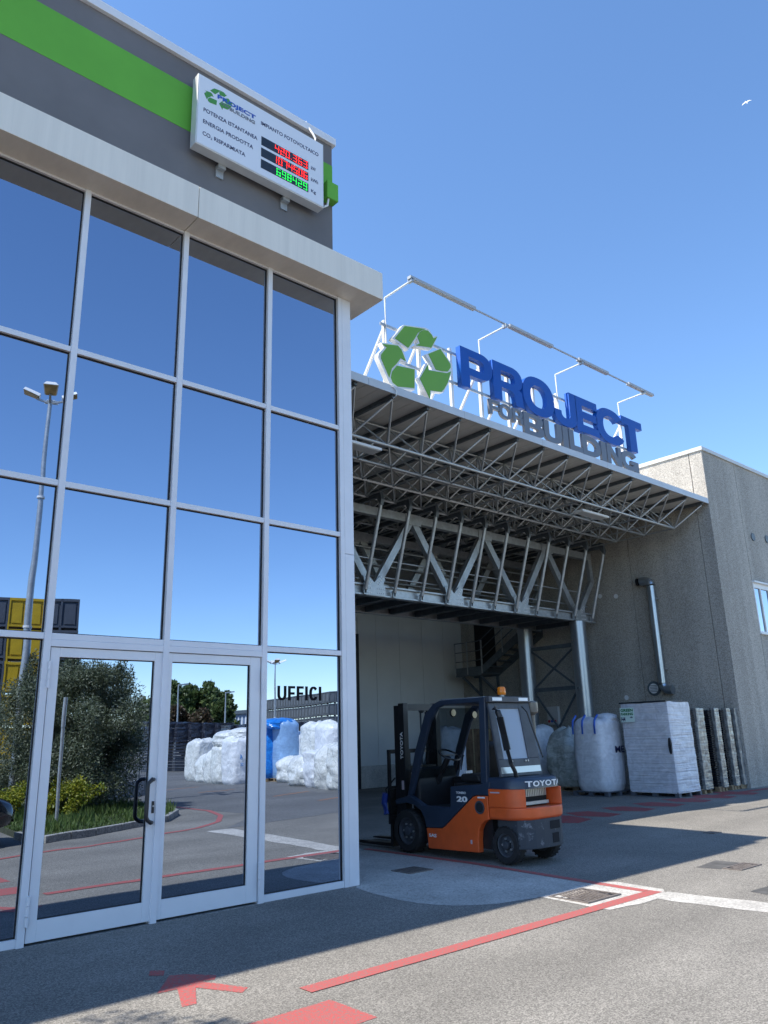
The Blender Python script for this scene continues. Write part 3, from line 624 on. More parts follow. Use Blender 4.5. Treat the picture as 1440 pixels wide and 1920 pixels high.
for z in (3.35, 4.4, 5.5): MB().box(RX-.19, RX+.0, yy-.14, yy+.14, z, z+.03).build('clamp', steel_galv, vp)
for k in range(18): z = zb_+.18+k*.17; MB().tube((RX-.17, yy, z), (RX-.17, yy, z+.012), .1275, n=20, cap=False).build('seam', duct, vp, smooth=True)

# ================================================================ rear hall wall
hw = thing('hall_building', (14, 13.3, 0), 'grey panelled hall wall at the back of the loading bay', 'building')
xs = [6.25, 8.2, 10.2, 12.2, 14.2]; H1 = 8.3
for a, b in zip([17.16, 18.0, 19.1, 20.25, 21.35], [18.0, 19.1, 20.25, 21.35, RX-.002]):
    MB().box(a+.004, b-.004, 13.2, 13.3, .70, H1).build('wall_panel', panel_grey, hw, bevel=.003)
MB().box(6.25, 17.15, 13.2, 13.3, 5.05, H1).build('wall_panel', panel_grey, hw)
MB().box(6.25, 12.0, 13.2, 13.3, .0, 5.045).build('wall_panel', panel_grey, hw)
MB().box(17.16, RX-.002, 13.17, 13.3, 0, .695).build('plinth', concrete_apron, hw)
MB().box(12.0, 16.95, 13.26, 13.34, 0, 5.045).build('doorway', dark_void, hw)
MB().box(16.92, 17.15, 13.12, 13.3, 0, 5.045).build('door_frame', black_plastic, hw)
MB().box(6.25, 60, 13.35, 30, 0, 8.2).build('core_wall', panel_grey, hw)
for y in (11.55, 12.4): pass

# ================================================================ canopy
cp = thing('canopy', (14.4, 8, 8), 'flat canopy roof on a space frame of thin steel tubes', 'canopy')
CX0, CX1, CY0 = 6.24, RX-.005, 2.75
MB().box(CX0, CX1, CY0+.012, 13.19, 8.17, 8.27).build('roof_deck', deck_grey, cp)
for i in range(6):
    a = CX0+(CX1-CX0)*i/6; b = CX0+(CX1-CX0)*(i+1)/6
    MB().box(a+.003, b-.003, CY0-.03, CY0+.011, 8.13, 8.30).build('fascia', mat('fascia_sheet', (.52, .54, .56), .4, .1, var=.05, vscale=3), cp, bevel=.004)
AX = .961; TX = [8.67+AX*k for k in range(-2, 15)]; TY = [2.84]+[4.05+1.0*k for k in range(9)]
BX = [x+AX/2 for x in TX[:-1]]; BYs = [3.55+1.0*k for k in range(9)]; ZT, ZB = 8.06, 7.42
for x in TX: MB().box(x-.035, x+.035, 2.80, 13.0, 8.085, 8.169).build('purlin', steel_dark, cp)
for a in np.arange(6.7, 22.3, .32):
    if min(abs(a-x) for x in TX) > .1: MB().box(a-.006, a+.006, 2.8, 13.1, 8.163, 8.1695).build('deck_rib', deck_grey, cp)
UT = unit_tube(8); UT.materials.append(steel_tube)
far = MB(); cnt = [0]
def member(name, p0, p1, r, row):
    if row < 2: tube_piece(name, UT, p0, p1, r, cp); cnt[0] += 1
    else: far.tube(p0, p1, r, n=5, cap=False)
for j, y in enumerate(TY):
    for a, b in zip(TX[:-1], TX[1:]):
        if j > 0: member('top_chord', (a, y, ZT), (b, y, ZT), .026, j)
for j, y in enumerate(BYs):
    for i, x in enumerate(BX):
        if i+1 < len(BX): member('bottom_chord', (x, y, ZB), (BX[i+1], y, ZB), .036, j)
        if j+1 < len(BYs): member('bottom_chord', (x, y, ZB), (x, BYs[j+1], ZB), .024, j+1)
        for xx in (TX[i], TX[i+1]):
            for yy_ in (TY[j], TY[j+1]): member('strut', (x, y, ZB), (xx, yy_, ZT), .024, j)
tag(far.build('rear_frame', steel_tube, cp), kind='stuff')
lamp_white = mat('lamp_body', (.75, .76, .76), .4); lamp_glass = mat('lamp_lens', (.6, .62, .62), .25)
for i, (x, y) in enumerate(((9.35, 3.72), (17.85, 3.9))):
    t = thing('canopy_light', (x, y, 7.3), 'flat white lamp under the canopy beside the glass corner' if i == 0 else 'flat white lamp under the middle of the canopy', 'lamp')
    MB().box(x-.62, x+.62, y-.16, y+.16, 7.27, 7.33).build('housing', lamp_white, t, bevel=.01); MB().box(x-.58, x+.58, y-.13, y+.13, 7.262, 7.269).build('lens', lamp_glass, t)
    for s in (-.4, .4): MB().box(x+s-.015, x+s+.015, y-.03, y+.03, 7.33, 7.40).build('hanger', steel_galv, t)
# little cable loop on the fascia
q = onY(737, 740, 2.72); cl = MB().path([(q.x, 2.72, q.z-.08), (q.x+.06, 2.70, q.z-.02), (q.x+.07, 2.69, q.z+.08), (q.x+.02, 2.70, q.z+.15), (q.x-.05, 2.72, q.z+.17)], .012, n=6).build('cable_loop', white_paint, None, smooth=True)
tag(cl, 'white loop of cable hanging over the canopy edge', 'cable')

# ================================================================ roof sign
sg = thing('rooftop_sign', (14.4, 3.0, 8.3), 'white steel frame and light rail carrying the rooftop letters', 'sign frame')
sign_white = mat('sign_frame_white', (.74, .75, .76), .4, var=.04, vscale=6)
rail_grey = mat('rail_grey', (.40, .42, .44), .5, var=.05, vscale=3); UW = unit_tube(6); UW.materials.append(sign_white)
for k, x in enumerate(np.arange(9.70, 18.9, 0.975)):
    tall = 9.95; MB().box(x-.035, x+.035, 3.06, 3.13, 8.27, tall).build('post', sign_white, sg)
    MB().bar((x, 3.13, 9.75), (x, 4.25, 8.275), .05, .05).build('brace', sign_white, sg)
for z in (9.10, 9.82): MB().box(9.55, 19.0, 3.03, 3.059, z-.03, z+.03).build('rail', steel_galv, sg)
for x in (9.70, 12.62, 15.54, 18.42):
    MB().path([(x, 3.04, 9.4), (x, 3.04, 10.45), (x, 3.035, 10.462), (x, 2.27, 10.47)], .022, n=6).build('lamp_arm', sign_white, sg)
    MB().box(x-.03, x+.03, 2.19, 2.31, 10.44, 10.52).build('arm_head', steel_galv, sg)
x = 9.65
for i, L in enumerate((1.95, 1.15, 1.6, 1.05, 1.30, .95, 1.25)):
    if i % 2 == 0: MB().box(x, x+L, 2.19, 2.29, 10.50, 10.565).build('light_bar', rail_grey, sg)
    else: MB().box(x-.02, x+L+.02, 2.225, 2.255, 10.515, 10.545).build('light_rail', rail_grey, sg)
    x += L
letter_blue = mat('letter_blue', (.003, .08, .38), .45, spec=.3, var=.05, vscale=2); letter_blue_side = letter_blue
letter_grey = mat('letter_grey', (.145, .155, .18), .42, var=.05, vscale=2); logo_green = mat('logo_green', (.15, .36, .03), .4, var=.04, vscale=2)
def big_letter(ch, x0, x1, z0, z1, m, s, t, label, depth=.13):
    hh = z1-z0; wd = (x1-x0)/hh
    me = curve_mesh(glyph(ch, wd, s, t), depth)
    for v in me.vertices: v.co.z += 0
    o = mesh_obj('sign_letter', me, m, None, frame_mat((x0, SY+depth/2, z0), (1, 0, 0), (0, 0, 1)), width=x1-x0, height=hh)
    tag(o, label, 'letter'); return o
for ch, a, b in (('P', 11.79, 12.86), ('R', 12.88, 13.97), ('O', 13.95, 15.17), ('J', 15.17, 16.12), ('E', 16.10, 17.09), ('C', 17.01, 18.28), ('T', 18.24, 19.28)):
    big_letter(ch, a, b, 9.03 if ch not in 'OCJ' else 9.0, 10.0 if ch not in 'OC' else 10.02, letter_blue, .29 if ch not in 'T' else .36, .225, 'blue rooftop letter %s of the word PROJECT' % ch)
for ch, a, b in (('F', 12.68, 13.05), ('O', 13.03, 13.48), ('R', 13.50, 13.87)):
    big_letter(ch, a, b, 8.60, 8.96, letter_grey, .26, .20, 'small grey rooftop letter %s of the word FOR' % ch, .07)
for n_, (ch, a, b) in enumerate((('B', 13.90, 14.66), ('U', 14.67, 15.38), ('I', 15.42, 15.64), ('L', 15.69, 16.24), ('D', 16.25, 17.05), ('I', 17.09, 17.31), ('N', 17.36, 18.04), ('G', 18.03, 18.88))):
    big_letter(ch, a, b, 8.42, 8.97, letter_grey, .36 if ch not in 'N' else .32, .25, 'grey rooftop letter %s of the word BUILDING%s' % (ch, '' if ch != 'I' else (' between U and L' if n_ == 2 else ' between D and N')), .07)
lg = thing('recycling_emblem', (10.45, 3.0, 8.4), 'green three arrow recycling emblem with white edges on the canopy roof', 'emblem')
BACK = [[(355, 155), (575, 185), (610, 205), (650, 270), (697, 268), (637, 398), (455, 370), (500, 335), (490, 290), (405, 405), (240, 292)],
        [(130, 330), (305, 355), (345, 395), (392, 540), (330, 510), (300, 555), (472, 590), (470, 805), (300, 792), (215, 740), (100, 480), (105, 440), (160, 385)],
        [(575, 450), (730, 385), (835, 545), (838, 610), (805, 740), (755, 830), (632, 822), (620, 905), (505, 690), (590, 535), (605, 600), (665, 605)]]
def plate(polyz, y0, y1, name, m, parent):
    me = curve_mesh([polyz], y1-y0); O = org(parent)
    for v in me.vertices: v.co = V3((v.co.x, (y0+y1)/2+v.co.z, v.co.y))-O
    me.materials.append(m); o = bpy.data.objects.new(name, me); COL.objects.link(o); o.parent = parent; return o
for P in BACK: plate([(lambda p: (p.x, p.z))(onY(*zq(*q), SY+.015)) for q in P], SY+.012, SY+.13, 'arrow_body', sign_white, lg)
for P in EMB3: plate(P, SY, SY+.0115, 'arrow_face', logo_green, lg)

# ================================================================ footbridge
fb = thing('steel_footbridge', (14.3, 8, 0), 'galvanised steel truss footbridge crossing under the canopy', 'bridge')
T0, T1 = 6.9, 9.1; LN = [6.73, 9.6, 12.46, 15.32, 18.19, 21.06]; UN = [8.16, 11.03, 13.89, 16.76, 19.66]
for y in (T0, T1):
    MB().box(6.25, 21.95, y-.09, y+.09, 4.985, 5.03).box(6.25, 21.95, y-.012, y+.012, 5.03, 5.23).box(6.25, 21.95, y-.09, y+.09, 5.23, 5.275).build('bottom_chord', steel_galv, fb, bevel=.004)
    MB().box(6.25, 22.05, y-.09, y+.09, 7.08, 7.30).build('top_chord', steel_galv, fb, bevel=.006)
    for a, b in zip(LN[:-1], UN): MB().bar((a+.08, y, 5.22), (b-.06, y, 7.12), .20, .14, (0, 1, 0)).build('diagonal', steel_galv, fb, bevel=.005)
    for a, b in zip(UN, LN[1:]): MB().bar((a+.06, y, 7.12), (b-.08, y, 5.22), .20, .14, (0, 1, 0)).build('diagonal', steel_galv, fb, bevel=.005)
    MB().bar((21.14, y, 5.22), (22.05, y, 6.37), .17, .13, (0, 1, 0)).bar((22.05, y, 6.33), (21.99, y, 7.12), .17, .13, (0, 1, 0)).build('diagonal', steel_galv, fb)
    for x in LN[1:]:
        gp = MB().box(x-.36, x+.36, y-.106, y-.092, 5.0, 5.28).prism([(x-.30, 5.28), (x+.30, 5.28), (x+.36, 5.46), (x+.22, 5.52), (x, 5.32), (x-.22, 5.52), (x-.36, 5.46)], lambda a, b, d: (a, d, b), y-.106, y-.092).build('gusset', steel_galv, fb)
        bl = MB()
        for s in (-1, 1):
            for i in range(4):
                for z in (5.06, 5.17): bl.tube((x+s*(.12+i*.065), y-.115, z), (x+s*(.12+i*.065), y-.106, z), .016, n=6)
                for k in (-.035, .035): bl.tube((x+s*(.12+i*.045+k*.7), y-.115, 5.30+i*.055-k*.5), (x+s*(.12+i*.045+k*.7), y-.106, 5.30+i*.055-k*.5), .014, n=6)
        if y == T0: bl.build('bolts', white_paint, gp)
    for x in UN: MB().box(x-.28, x+.28, y-.104, y-.091, 7.02, 7.31).build('gusset', steel_galv, fb)
PX = [6.4+.957*i for i in range(17)]
for i, x in enumerate(PX):
    if x > 21.9: continue
    yb = T0-.12; yt_ = 6.10
    MB().path([(x, yb, 5.03), (x, yb-.02, 5.12), (x, yt_+.03, 7.05), (x, yt_+.02, 7.16)], .05, n=10).build('hanger_post', steel_galv, fb, smooth=True)
    MB().box(x-.05, x+.05, yb-.03, T0-.09, 4.99, 5.16).build('post_shoe', steel_galv, fb)
    # outrigger: a channel reaching forward over the top chord, with its end plate
    MB().box(x-.04, x+.04, yt_+.02, T1+.7, 7.315, 7.50).build('outrigger', steel_dark, fb)
    MB().prism([(yt_+.14, 7.34), (yt_-.03, 7.10), (yt_-.07, 7.24), (yt_-.02, 7.48), (yt_+.10, 7.53)], lambda a, b, d: (d, a, b), x-.05, x+.05).build('end_plate', steel_dark, fb)
    MB().box(x-.09, x+.09, T0-.08, T0+.08, 7.30, 7.335).build('cleat', steel_dark, fb)
    MB().box(x-.06, x+.06, T0+.09, T1-.09, 5.00, 5.16).build('floor_beam', steel_dark, fb)
MB().box(6.25, 21.95, T0+.1, T1-.1, 5.165, 5.22).build('deck', steel_galv, fb)
UG = unit_tube(8); UG.materials.append(steel_galv)
for y in (T1-.17,):
    for z in (5.92, 6.38, 6.86): tube_piece('handrail', UG, (6.25, y, z), (21.9, y, z), .028, fb)
for z in (5.55, 6.0): tube_piece('handrail', UG, (6.25, T0+.17, z), (21.9, T0+.17, z), .022, fb)
col_galv = mat('galvanised_column', (.36, .39, .42), .30, .75, var=.14, vscale=3.5, stretch=(1, 1, .35), rvar=.08)
for y in (T0+.02, T1-.05):
    c = MB().tube((21.08, y, 0), (21.08, y, 4.98), .25, n=32).build('column', col_galv, fb, smooth=True)
    MB().tube((21.08, y, 0), (21.08, y, .03), .38, n=24).build('base_plate', steel_galv, c)
    for z in (2.3, 3.7): MB().tube((21.08, y, z), (21.08, y, z+.012), .2515, n=32, cap=False).build('weld_seam', steel_galv, c)
for z in (4.28, 2.95, .6): MB().box(21.03, 21.13, T0+.27, T1-.30, z-.06, z+.06).build('tie', steel_dark, fb)
for a, b in ((.66, 2.89), (3.01, 4.22)):
    MB().bar((21.05, T0+.25, a), (21.05, T1-.28, b), .05, .05).build('cross_brace', steel_dark, fb); MB().bar((21.11, T0+.25, b), (21.11, T1-.28, a), .05, .05).build('cross_brace', steel_dark, fb)

# ================================================================ stair behind the columns
st = thing('steel_stair', (21.8, 11, 3.6), 'dark steel stair with handrails rising from a wall landing to the footbridge', 'stairs')
sx0, sx1 = 21.35, 22.32; y0, zl = 11.3, 3.70; y1, zu = 9.25, 5.1
for x in (sx0, sx1):
    MB().prism([(12.6, 3.64), (12.6, 3.96), (y0, 3.96), (y1, zu+.05), (y1, zu-.27), (y0+.08, 3.64)], lambda a, b, d: (d, a, b), x-.012, x+.012).build('stringer', steel_dark, st)
MB().box(sx0+.013, sx1-.013, y0, 12.6, 3.70, 3.74).build('landing', steel_dark, st)
for k in range(7):
    t = (k+.5)/7; yk, zk = y0+(y1-y0)*t, 3.86+(zu-3.86)*t
    MB().box(sx0+.013, sx1-.013, yk-.14, yk+.14, zk-.02, zk+.01).build('tread', steel_dark, st)
for x in (sx0,):
    for dz in (.32, .66, 1.0):
        MB().path([(x, 12.6, 3.86+dz-.0), (x, y0+.2, 3.86+dz), (x, y0, 3.90+dz), (x, y1, zu+dz)], .018, n=6).build('handrail', steel_dark, st, smooth=True)
    for y, z in ((12.6, 3.9), (12.0, 3.9), (y0, 3.9), (10.3, 4.55), (y1, 5.1)): MB().bar((x, y, z-.2), (x, y, z+.98), .05, .03).build('rail_post', steel_galv, st)
for y in (12.3, 11.45):
    MB().bar((sx0+.05, y, 3.64), (RX-.03, y, 3.0), .06, .08).box(RX-.08, RX-.001, y-.04, y+.04, 2.9, 3.64).build('bracket', steel_dark, st)
MB().box(RX-.02, RX-.001, 11.5, 12.5, 3.75, 5.8).build('door', dark_void, st)
eb = MB().box(RX-.12, RX-.001, 8.85, 9.30, 1.85, 2.45).build('switch_box', mat('switch_grey', (.5, .5, .5), .5), None, bevel=.006); tag(eb, 'grey electric switch box on the wall between the columns', 'box')
for i, y in enumerate((8.97, 9.1, 9.22)): MB().tube((RX-.15, y, 1.97), (RX-.12, y, 1.97), .045, n=12).build('socket', mat('socket_red', (.5, .03, .03), .45) if i != 1 else mat('socket_blue', (.05, .1, .4), .45), eb)
# ================================================================ forklift
fk = thing('forklift', (8.8, .4, 0), 'orange and dark blue forklift truck parked facing into the loading bay', 'forklift')
FX0, FX1 = 8.30, 9.32; FC = (FX0+FX1)/2
navy = mat('forklift_navy', (.022, .036, .062), .38, var=.12, vscale=6, coat=.2); orange = mat('forklift_orange', (.70, .105, .02), .36, var=.10, vscale=5, coat=.25, bump=.03, bscale=12)
gun = mat('counterweight_grey', (.06, .066, .078), .5, var=.25, vscale=7, bump=.05, bscale=25); blackm = mat('mast_black', (.012, .012, .013), .4, var=.3, vscale=10)
yz = lambda a, b, d: (d, a, b)
# orange chassis sides with the wheel arch
side_o = [(.93, .10), (.96, .37), (.65, .38), (.58, .42), (.03, .82), (-.02, .835), (-.24, .84), (-.24, .54), (-.17, .53), (-.10, .48), (-.05, .40), (-.03, .28), (-.03, .12)]
for x0, x1 in ((FX0, FX0+.10), (FX1-.10, FX1)):
    MB().prism(side_o, yz, x0, x1).build('chassis_panel', orange, fk, bevel=.012)
    MB().prism([(.965, .372), (1.0, .50), (1.08, .60), (1.20, .665), (1.37, .69), (1.60, .66), (1.62, .72), (1.40, .775), (1.30, .80), (1.01, .665), (.47, .665), (.45, .94), (-.13, .985), (-.29, 1.02), (-.245, .845), (-.02, .842), (.035, .828), (.585, .428), (.652, .387)], yz, x0+.004, x1-.004).build('fender', navy, fk, bevel=.012)
MB().box(FX0+.10, FX1-.10, -.22, 1.15, .16, .60).build('chassis_block', blackm, fk)
MB().box(FX0+.101, FX1-.101, .44, 1.25, .60, .635).build('floor_plate', rubber_black, fk)
MB().box(FX0+.06, FX1-.06, -.24, .44, .61, .985).build('engine_hood', blackm, fk, bevel=.02)
MB().box(FX1-.20, FX1-.101, .44, 1.18, .636, 1.02).build('dark_cab_infill', black_plastic, fk, bevel=.02)  # dark box added across the far side so the cab opening looks dark
MB().box(FX0+.10, FX1-.10, 1.18, 1.34, .60, 1.18).build('dashboard', black_plastic, fk, bevel=.03)
MB().prism([(FX0+.02, .50), (FX0+.08, .44), (FX0+.16, .44)], lambda a, b, d: (a, d, b), .40, .95).build('step', black_plastic, fk)
# counterweight
def plan(inset, rear, ymax, n=8):
    L = [(FX0+inset, ymax)]; 
    for i in range(n+1):
        t = math.radians(90*i/n); L.append((FX0+inset+.30*(1-math.cos(t)), -.50-(rear-.50)*math.sin(t)))
    return L+[(2*FC-x, y) for x, y in L[::-1]]
def lay(pl, z0, z1, s0=1.0, s1=1.0):
    rr = []
    for z, s in ((z0, s0), (z1, s1)): rr.append([(FC+(x-FC)*s, y*s if y < -.3 else y, z) for x, y in pl])
    return rr
cw = MB(); P0 = plan(0, .84, -.25)
cw.rings([[(FC+(x-FC)*s, (y+.25)*s-.25, z) for x, y in P0] for z, s in ((.545, .94), (.57, .99), (.62, 1.0), (.70, 1.0))])
cw.build('counterweight', orange, fk, smooth=True, bevel=.012)
for sgn in (0, 1):
    h = [(FX0, -.25)]+[(FX0+.30*(1-math.cos(math.radians(90*i/8))), -.50-.34*math.sin(math.radians(90*i/8))) for i in range(6)]+[(FX0+.24, -.52), (FX0+.22, -.25)]
    if sgn: h = [(2*FC-x, y) for x, y in h[::-1]]
    MB().rings([[(x, y, z) for x, y in h] for z in (.701, .93)]).build('counterweight', orange, fk, smooth=True, bevel=.01)
MB().box(FX0+.23, FX1-.23, -.60, -.50, .701, .94).build('grille_recess', dark_void, fk)
for k in range(14):
    x = FX0+.27+k*(FX1-FX0-.54)/13; MB().bar((x, -.62, .82), (x, -.62, .925), .012, .02).build('grille_bar', steel_tube, fk)
MB().box(FX0+.26, FX1-.26, -.66, -.602, .72, .76).build('tow_pin', steel_galv, fk)
hd = MB(); P1 = plan(.015, .80, -.22)
hd.rings([[(FC+(x-FC)*s, (y+.22)*s-.22, z) for x, y in P1] for z, s in ((.932, 1.0), (1.02, .99), (1.05, .97), (1.07, .92))]); hd.build('rear_hood', navy, fk, smooth=True)
me = text_mesh('TOYOTA', 1, .01, .03, spacing=1.1)
def on_rear(x):   # y of the hood's rear skin at x
    t = (x-(FX0+.015))
    if t < .30: return -.50-.30*math.sqrt(max(0, 1-(1-t/.30)**2))
    if t > FX1-FX0-.03-.30: u = (FX1-.015-x); return -.50-.30*math.sqrt(max(0, 1-(1-u/.30)**2))
    return -.80
o = mesh_obj('lettering', me, white_paint, None, frame_mat((0, 0, .955), (1, 0, 0), (0, 0, 1)), width=.74, height=.072)
for v in o.data.vertices: x = FX0+.16+v.co.x; v.co = V3((x, on_rear(x)-.004+(v.co.y)*.2, v.co.z))-org(fk)
o.parent = fk
lw = MB(); P2 = [(FX0+.07, -.66), (FX0+.12, -.74), (FX0+.25, -.81), (FX0+.40, -.83)]; P2 = [(FX0+.10, -.45)]+P2; P2 = P2+[(2*FC-x, y) for x, y in P2[::-1]]
lw.rings([[(x, y, z) if y < -.5 else (x, -.30, z) if z > .4 else (x, -.60, z) for x, y in P2] for z in (.20, .36, .46, .555)]); lw.build('bumper', mat_paint_worn('scuffed_grey', (.05, .056, .066), (.36, .38, .40), .36, 5), fk, bevel=.01)
for xx, zz, wd, hh in ((FC+.12, .47, .20, .10), (FC+.12, .31, .13, .12)): MB().box(xx-wd/2, xx+wd/2, -.836, -.80, zz-hh/2, zz+hh/2).build('step_hole', dark_void, fk)
MB().box(FX0+.10, FX0+.22, -.792, -.66, .28, .40).build('scuff_patch', white_paint, fk) if False else None
# wheels
def wheel(x, y, r, wd, out, lugs=6):
    s = -1 if out < 0 else 1
    tb_ = MB().lathe([(r*.62, -wd/2), (r*.9, -wd/2), (r*.985, -wd/2+.03), (r, -wd/2+.06), (r, wd/2-.06), (r*.985, wd/2-.03), (r*.9, wd/2), (r*.62, wd/2)], (x, y, r), 'x', 32, cap=False)
    for k in range(26):
        t = 2*math.pi*k/26; a = V3((0, math.cos(t), math.sin(t))); c0 = V3((x, y, r))+a*(r-.004); tdir = V3((0, -math.sin(t), math.cos(t)))
        tb_.bar(c0+V3((-wd*.42, 0, 0))-tdir*.012, c0+V3((wd*.42, 0, 0))+tdir*.012, .022, .012, a)
    tr = tb_.build('tyre', rubber_black, fk, smooth=True)
    xo = x+s*wd/2
    rim = MB().lathe([(r*.63, -wd/2+.02), (r*.63, wd/2-.02), (r*.56, wd/2-.025), (r*.50, wd/2-.07), (r*.22, wd/2-.05), (r*.20, wd/2-.01), (r*.02, wd/2-.005)] if s > 0 else [(r*.63, wd/2-.02), (r*.63, -wd/2+.02), (r*.56, -wd/2+.025), (r*.50, -wd/2+.07), (r*.22, -wd/2+.05), (r*.20, -wd/2+.01), (r*.02, -wd/2+.005)], (x, y, r), 'x', 24).build('rim', gun, tr, smooth=True)
    for k in range(lugs):
        t = 2*math.pi*k/lugs; MB().tube((xo-s*.07, y+r*.34*math.cos(t), r+r*.34*math.sin(t)), (xo-s*.035, y+r*.34*math.cos(t), r+r*.34*math.sin(t)), .014, n=6).build('lug_nut', steel_tube, tr)
for s in (-1, 1):
    wheel(FX0+.10 if s < 0 else FX1-.10, 1.38, .30, .20, s); wheel(FX0+.14 if s < 0 else FX1-.14, -.44, .235, .16, s, 5)
MB().tube((FX0+.1, -.44, .235), (FX1-.1, -.44, .235), .06).build('axle', blackm, fk); MB().tube((FX0+.1, 1.38, .30), (FX1-.1, 1.38, .30), .08).build('axle', blackm, fk)
MB().box(FX0+.18, FX1-.18, -.62, -.20, .20, .54).build('chassis_block', blackm, fk)
# overhead guard
GX0, GX1 = 8.315, 9.26
for x in (GX0+.035, GX1-.035):
    MB().prism([(1.36, .76), (1.26, .80), (1.08, 1.28), (.84, 1.82), (.66, 2.02), (.52, 2.055), (-.16, 2.065), (-.115, .985), (-.23, 1.0), (-.28, 2.13), (.60, 2.125), (.74, 2.08), (.93, 1.93), (1.16, 1.42)], yz, x-.035, x+.035).build('guard_frame', navy, fk, bevel=.012)
MB().box(GX0+.07, GX1-.07, .50, .62, 2.05, 2.12).build('guard_bar', navy, fk); MB().box(GX0+.07, GX1-.07, -.26, -.17, 2.05, 2.12).build('guard_bar', navy, fk)
for k in range(6): x = GX0+.17+k*(GX1-GX0-.34)/5; MB().box(x-.02, x+.02, -.17, .50, 2.075, 2.105).build('guard_bar', navy, fk)
MB().box(GX0+.02, GX1-.02, -.24, .60, 2.128, 2.138).build('roof_sheet', mat_clear('roof_poly', (.5, .55, .6), .2, .5), fk)
lb = MB().box(GX0+.0, GX1-.06, -.36, -.285, 2.055, 2.135).build('light_bar', gun, fk, bevel=.01)
for x in (GX0+.16, GX1-.22): MB().box(x-.10, x+.10, -.368, -.361, 2.075, 2.118).build('lamp', mat('lamp_clear', (.75, .8, .85), .15), lb)
MB().tube((8.75, -.22, 2.14), (8.75, -.22, 2.165), .035, n=14).build('beacon_base', steel_galv, fk)
amber = mat('amber_lens', (.85, .22, .01), .15, var=.25, vscale=30)
MB().lathe([(.058, 2.165), (.062, 2.18), (.060, 2.25), (.050, 2.272), (.02, 2.28)], (8.75, -.22, 0), 'z', 18).build('beacon', amber, fk, smooth=True)
# rear window with frame
pv = lambda x, z: V3((x, -.30-(2.04-z)*.16, z))
wfm = MB(); zt, zb2 = 2.05, 1.08
def slab(a, b, c, d, y0, y1): wfm.hull8([pv(a, c)+V3((0, y0, 0)), pv(b, c)+V3((0, y0, 0)), pv(b, c)+V3((0, y1, 0)), pv(a, c)+V3((0, y1, 0))], [pv(a, d)+V3((0, y0, 0)), pv(b, d)+V3((0, y0, 0)), pv(b, d)+V3((0, y1, 0)), pv(a, d)+V3((0, y1, 0))])
slab(8.34, 8.46, 1.30, zt, -.015, .02); slab(8.98, 9.22, 1.30, zt, -.015, .02); slab(8.34, 9.22, 1.08, 1.30, -.016, .02); slab(8.46, 8.98, 1.97, zt, -.015, .02)
wfm.build('rear_window_frame', gun, fk, bevel=.006)
wfm = MB(); slab(8.46, 8.98, 1.30, 1.97, .0, .006); wfm.build('rear_window', mat_clear('fork_poly', (.75, .82, .9), .12, .6), fk)
wfm = MB(); slab(8.36, 9.20, 1.12, 1.20, -.02, -.0165); wfm.build('rear_strip', mat('brushed_strip', (.5, .5, .48), .3, .8), fk)
for x in (8.56, 8.61, 8.90, 8.95): q = pv(x, 1.27); MB().tube(q+V3((0, -.03, 0)), q+V3((0, -.016, 0)), .014, n=8).build('bolt', steel_tube, fk)
MB().path([(8.36, -.40, 1.98), (8.385, -.44, 1.93), (8.40, -.46, 1.85)], .042, n=10).path([(8.40, -.46, 1.85), (8.44, -.52, 1.42)], .05, n=12).path([(8.44, -.52, 1.42), (8.46, -.55, 1.25), (8.52, -.56, 1.14), (8.56, -.55, 1.05)], .028, n=8).build('exhaust', black_plastic, fk, smooth=True)
MB().path([(9.0, -.36, 2.0), (9.06, -.40, 1.92), (9.14, -.47, 1.55), (9.19, -.52, 1.30)], .012, n=6).build('cable', black_plastic, fk)
MB().lathe([(.03, 1.60), (.035, 1.88), (.06, 1.90), (.085, 1.92), (.09, 1.95), (.088, 2.06), (.07, 2.075), (.01, 2.08)], (9.33, -.28, 0), 'z', 18).build('air_intake', mat('intake_smoke', (.16, .15, .13), .25), fk, smooth=True)
MB().bar((9.24, -.25, 1.80), (9.33, -.28, 1.80), .03, .03).build('intake_bracket', gun, fk)
# mast
for x in (8.42, 9.12): MB().box(x, x+.10, 1.50, 1.62, .10, 2.13).box(x+.015, x+.085, 1.625, 1.74, .12, 2.10).build('mast_channel', blackm, fk, bevel=.006)
for z in (.35, 1.15, 2.07): MB().box(8.52, 9.12, 1.52, 1.60, z-.05, z+.05).build('mast_crossbar', blackm, fk)
for x in (8.57, 9.06): MB().tube((x, 1.66, .15), (x, 1.66, 1.35), .032, n=10).tube((x, 1.66, 1.35), (x, 1.66, 2.0), .018, n=8).build('lift_cylinder', blackm, fk, smooth=True)
for x in (8.63, 9.0): MB().bar((x, 1.72, .5), (x, 1.72, 2.02), .03, .012).build('lift_chain', steel_dark, fk); MB().lathe([(.045, -.02), (.045, .02)], (x, 1.70, 2.03), 'x', 14).build('chain_wheel', steel_dark, fk)
MB().path([(8.50, 1.50, .55), (8.48, 1.95, .60), (8.46, 2.0, .85), (8.48, 1.80, 1.02)], .012, n=6).build('hose', black_plastic, fk, smooth=True)
me = text_mesh('TOYOTA', 1, .004, .02); mesh_obj('lettering', me, white_paint, fk, frame_mat((8.4175, 1.535, 1.30), (0, 0, 1), (0, 1, 0)) if False else frame_mat((8.4175, 1.53, 1.30), (0, 0, 1), (0, 1, 0)), width=.40, height=.058)
MB().box(8.416, 8.419, 1.53, 1.58, .86, .99).build('sticker', mat('sticker_pale', (.5, .42, .45), .5), fk)
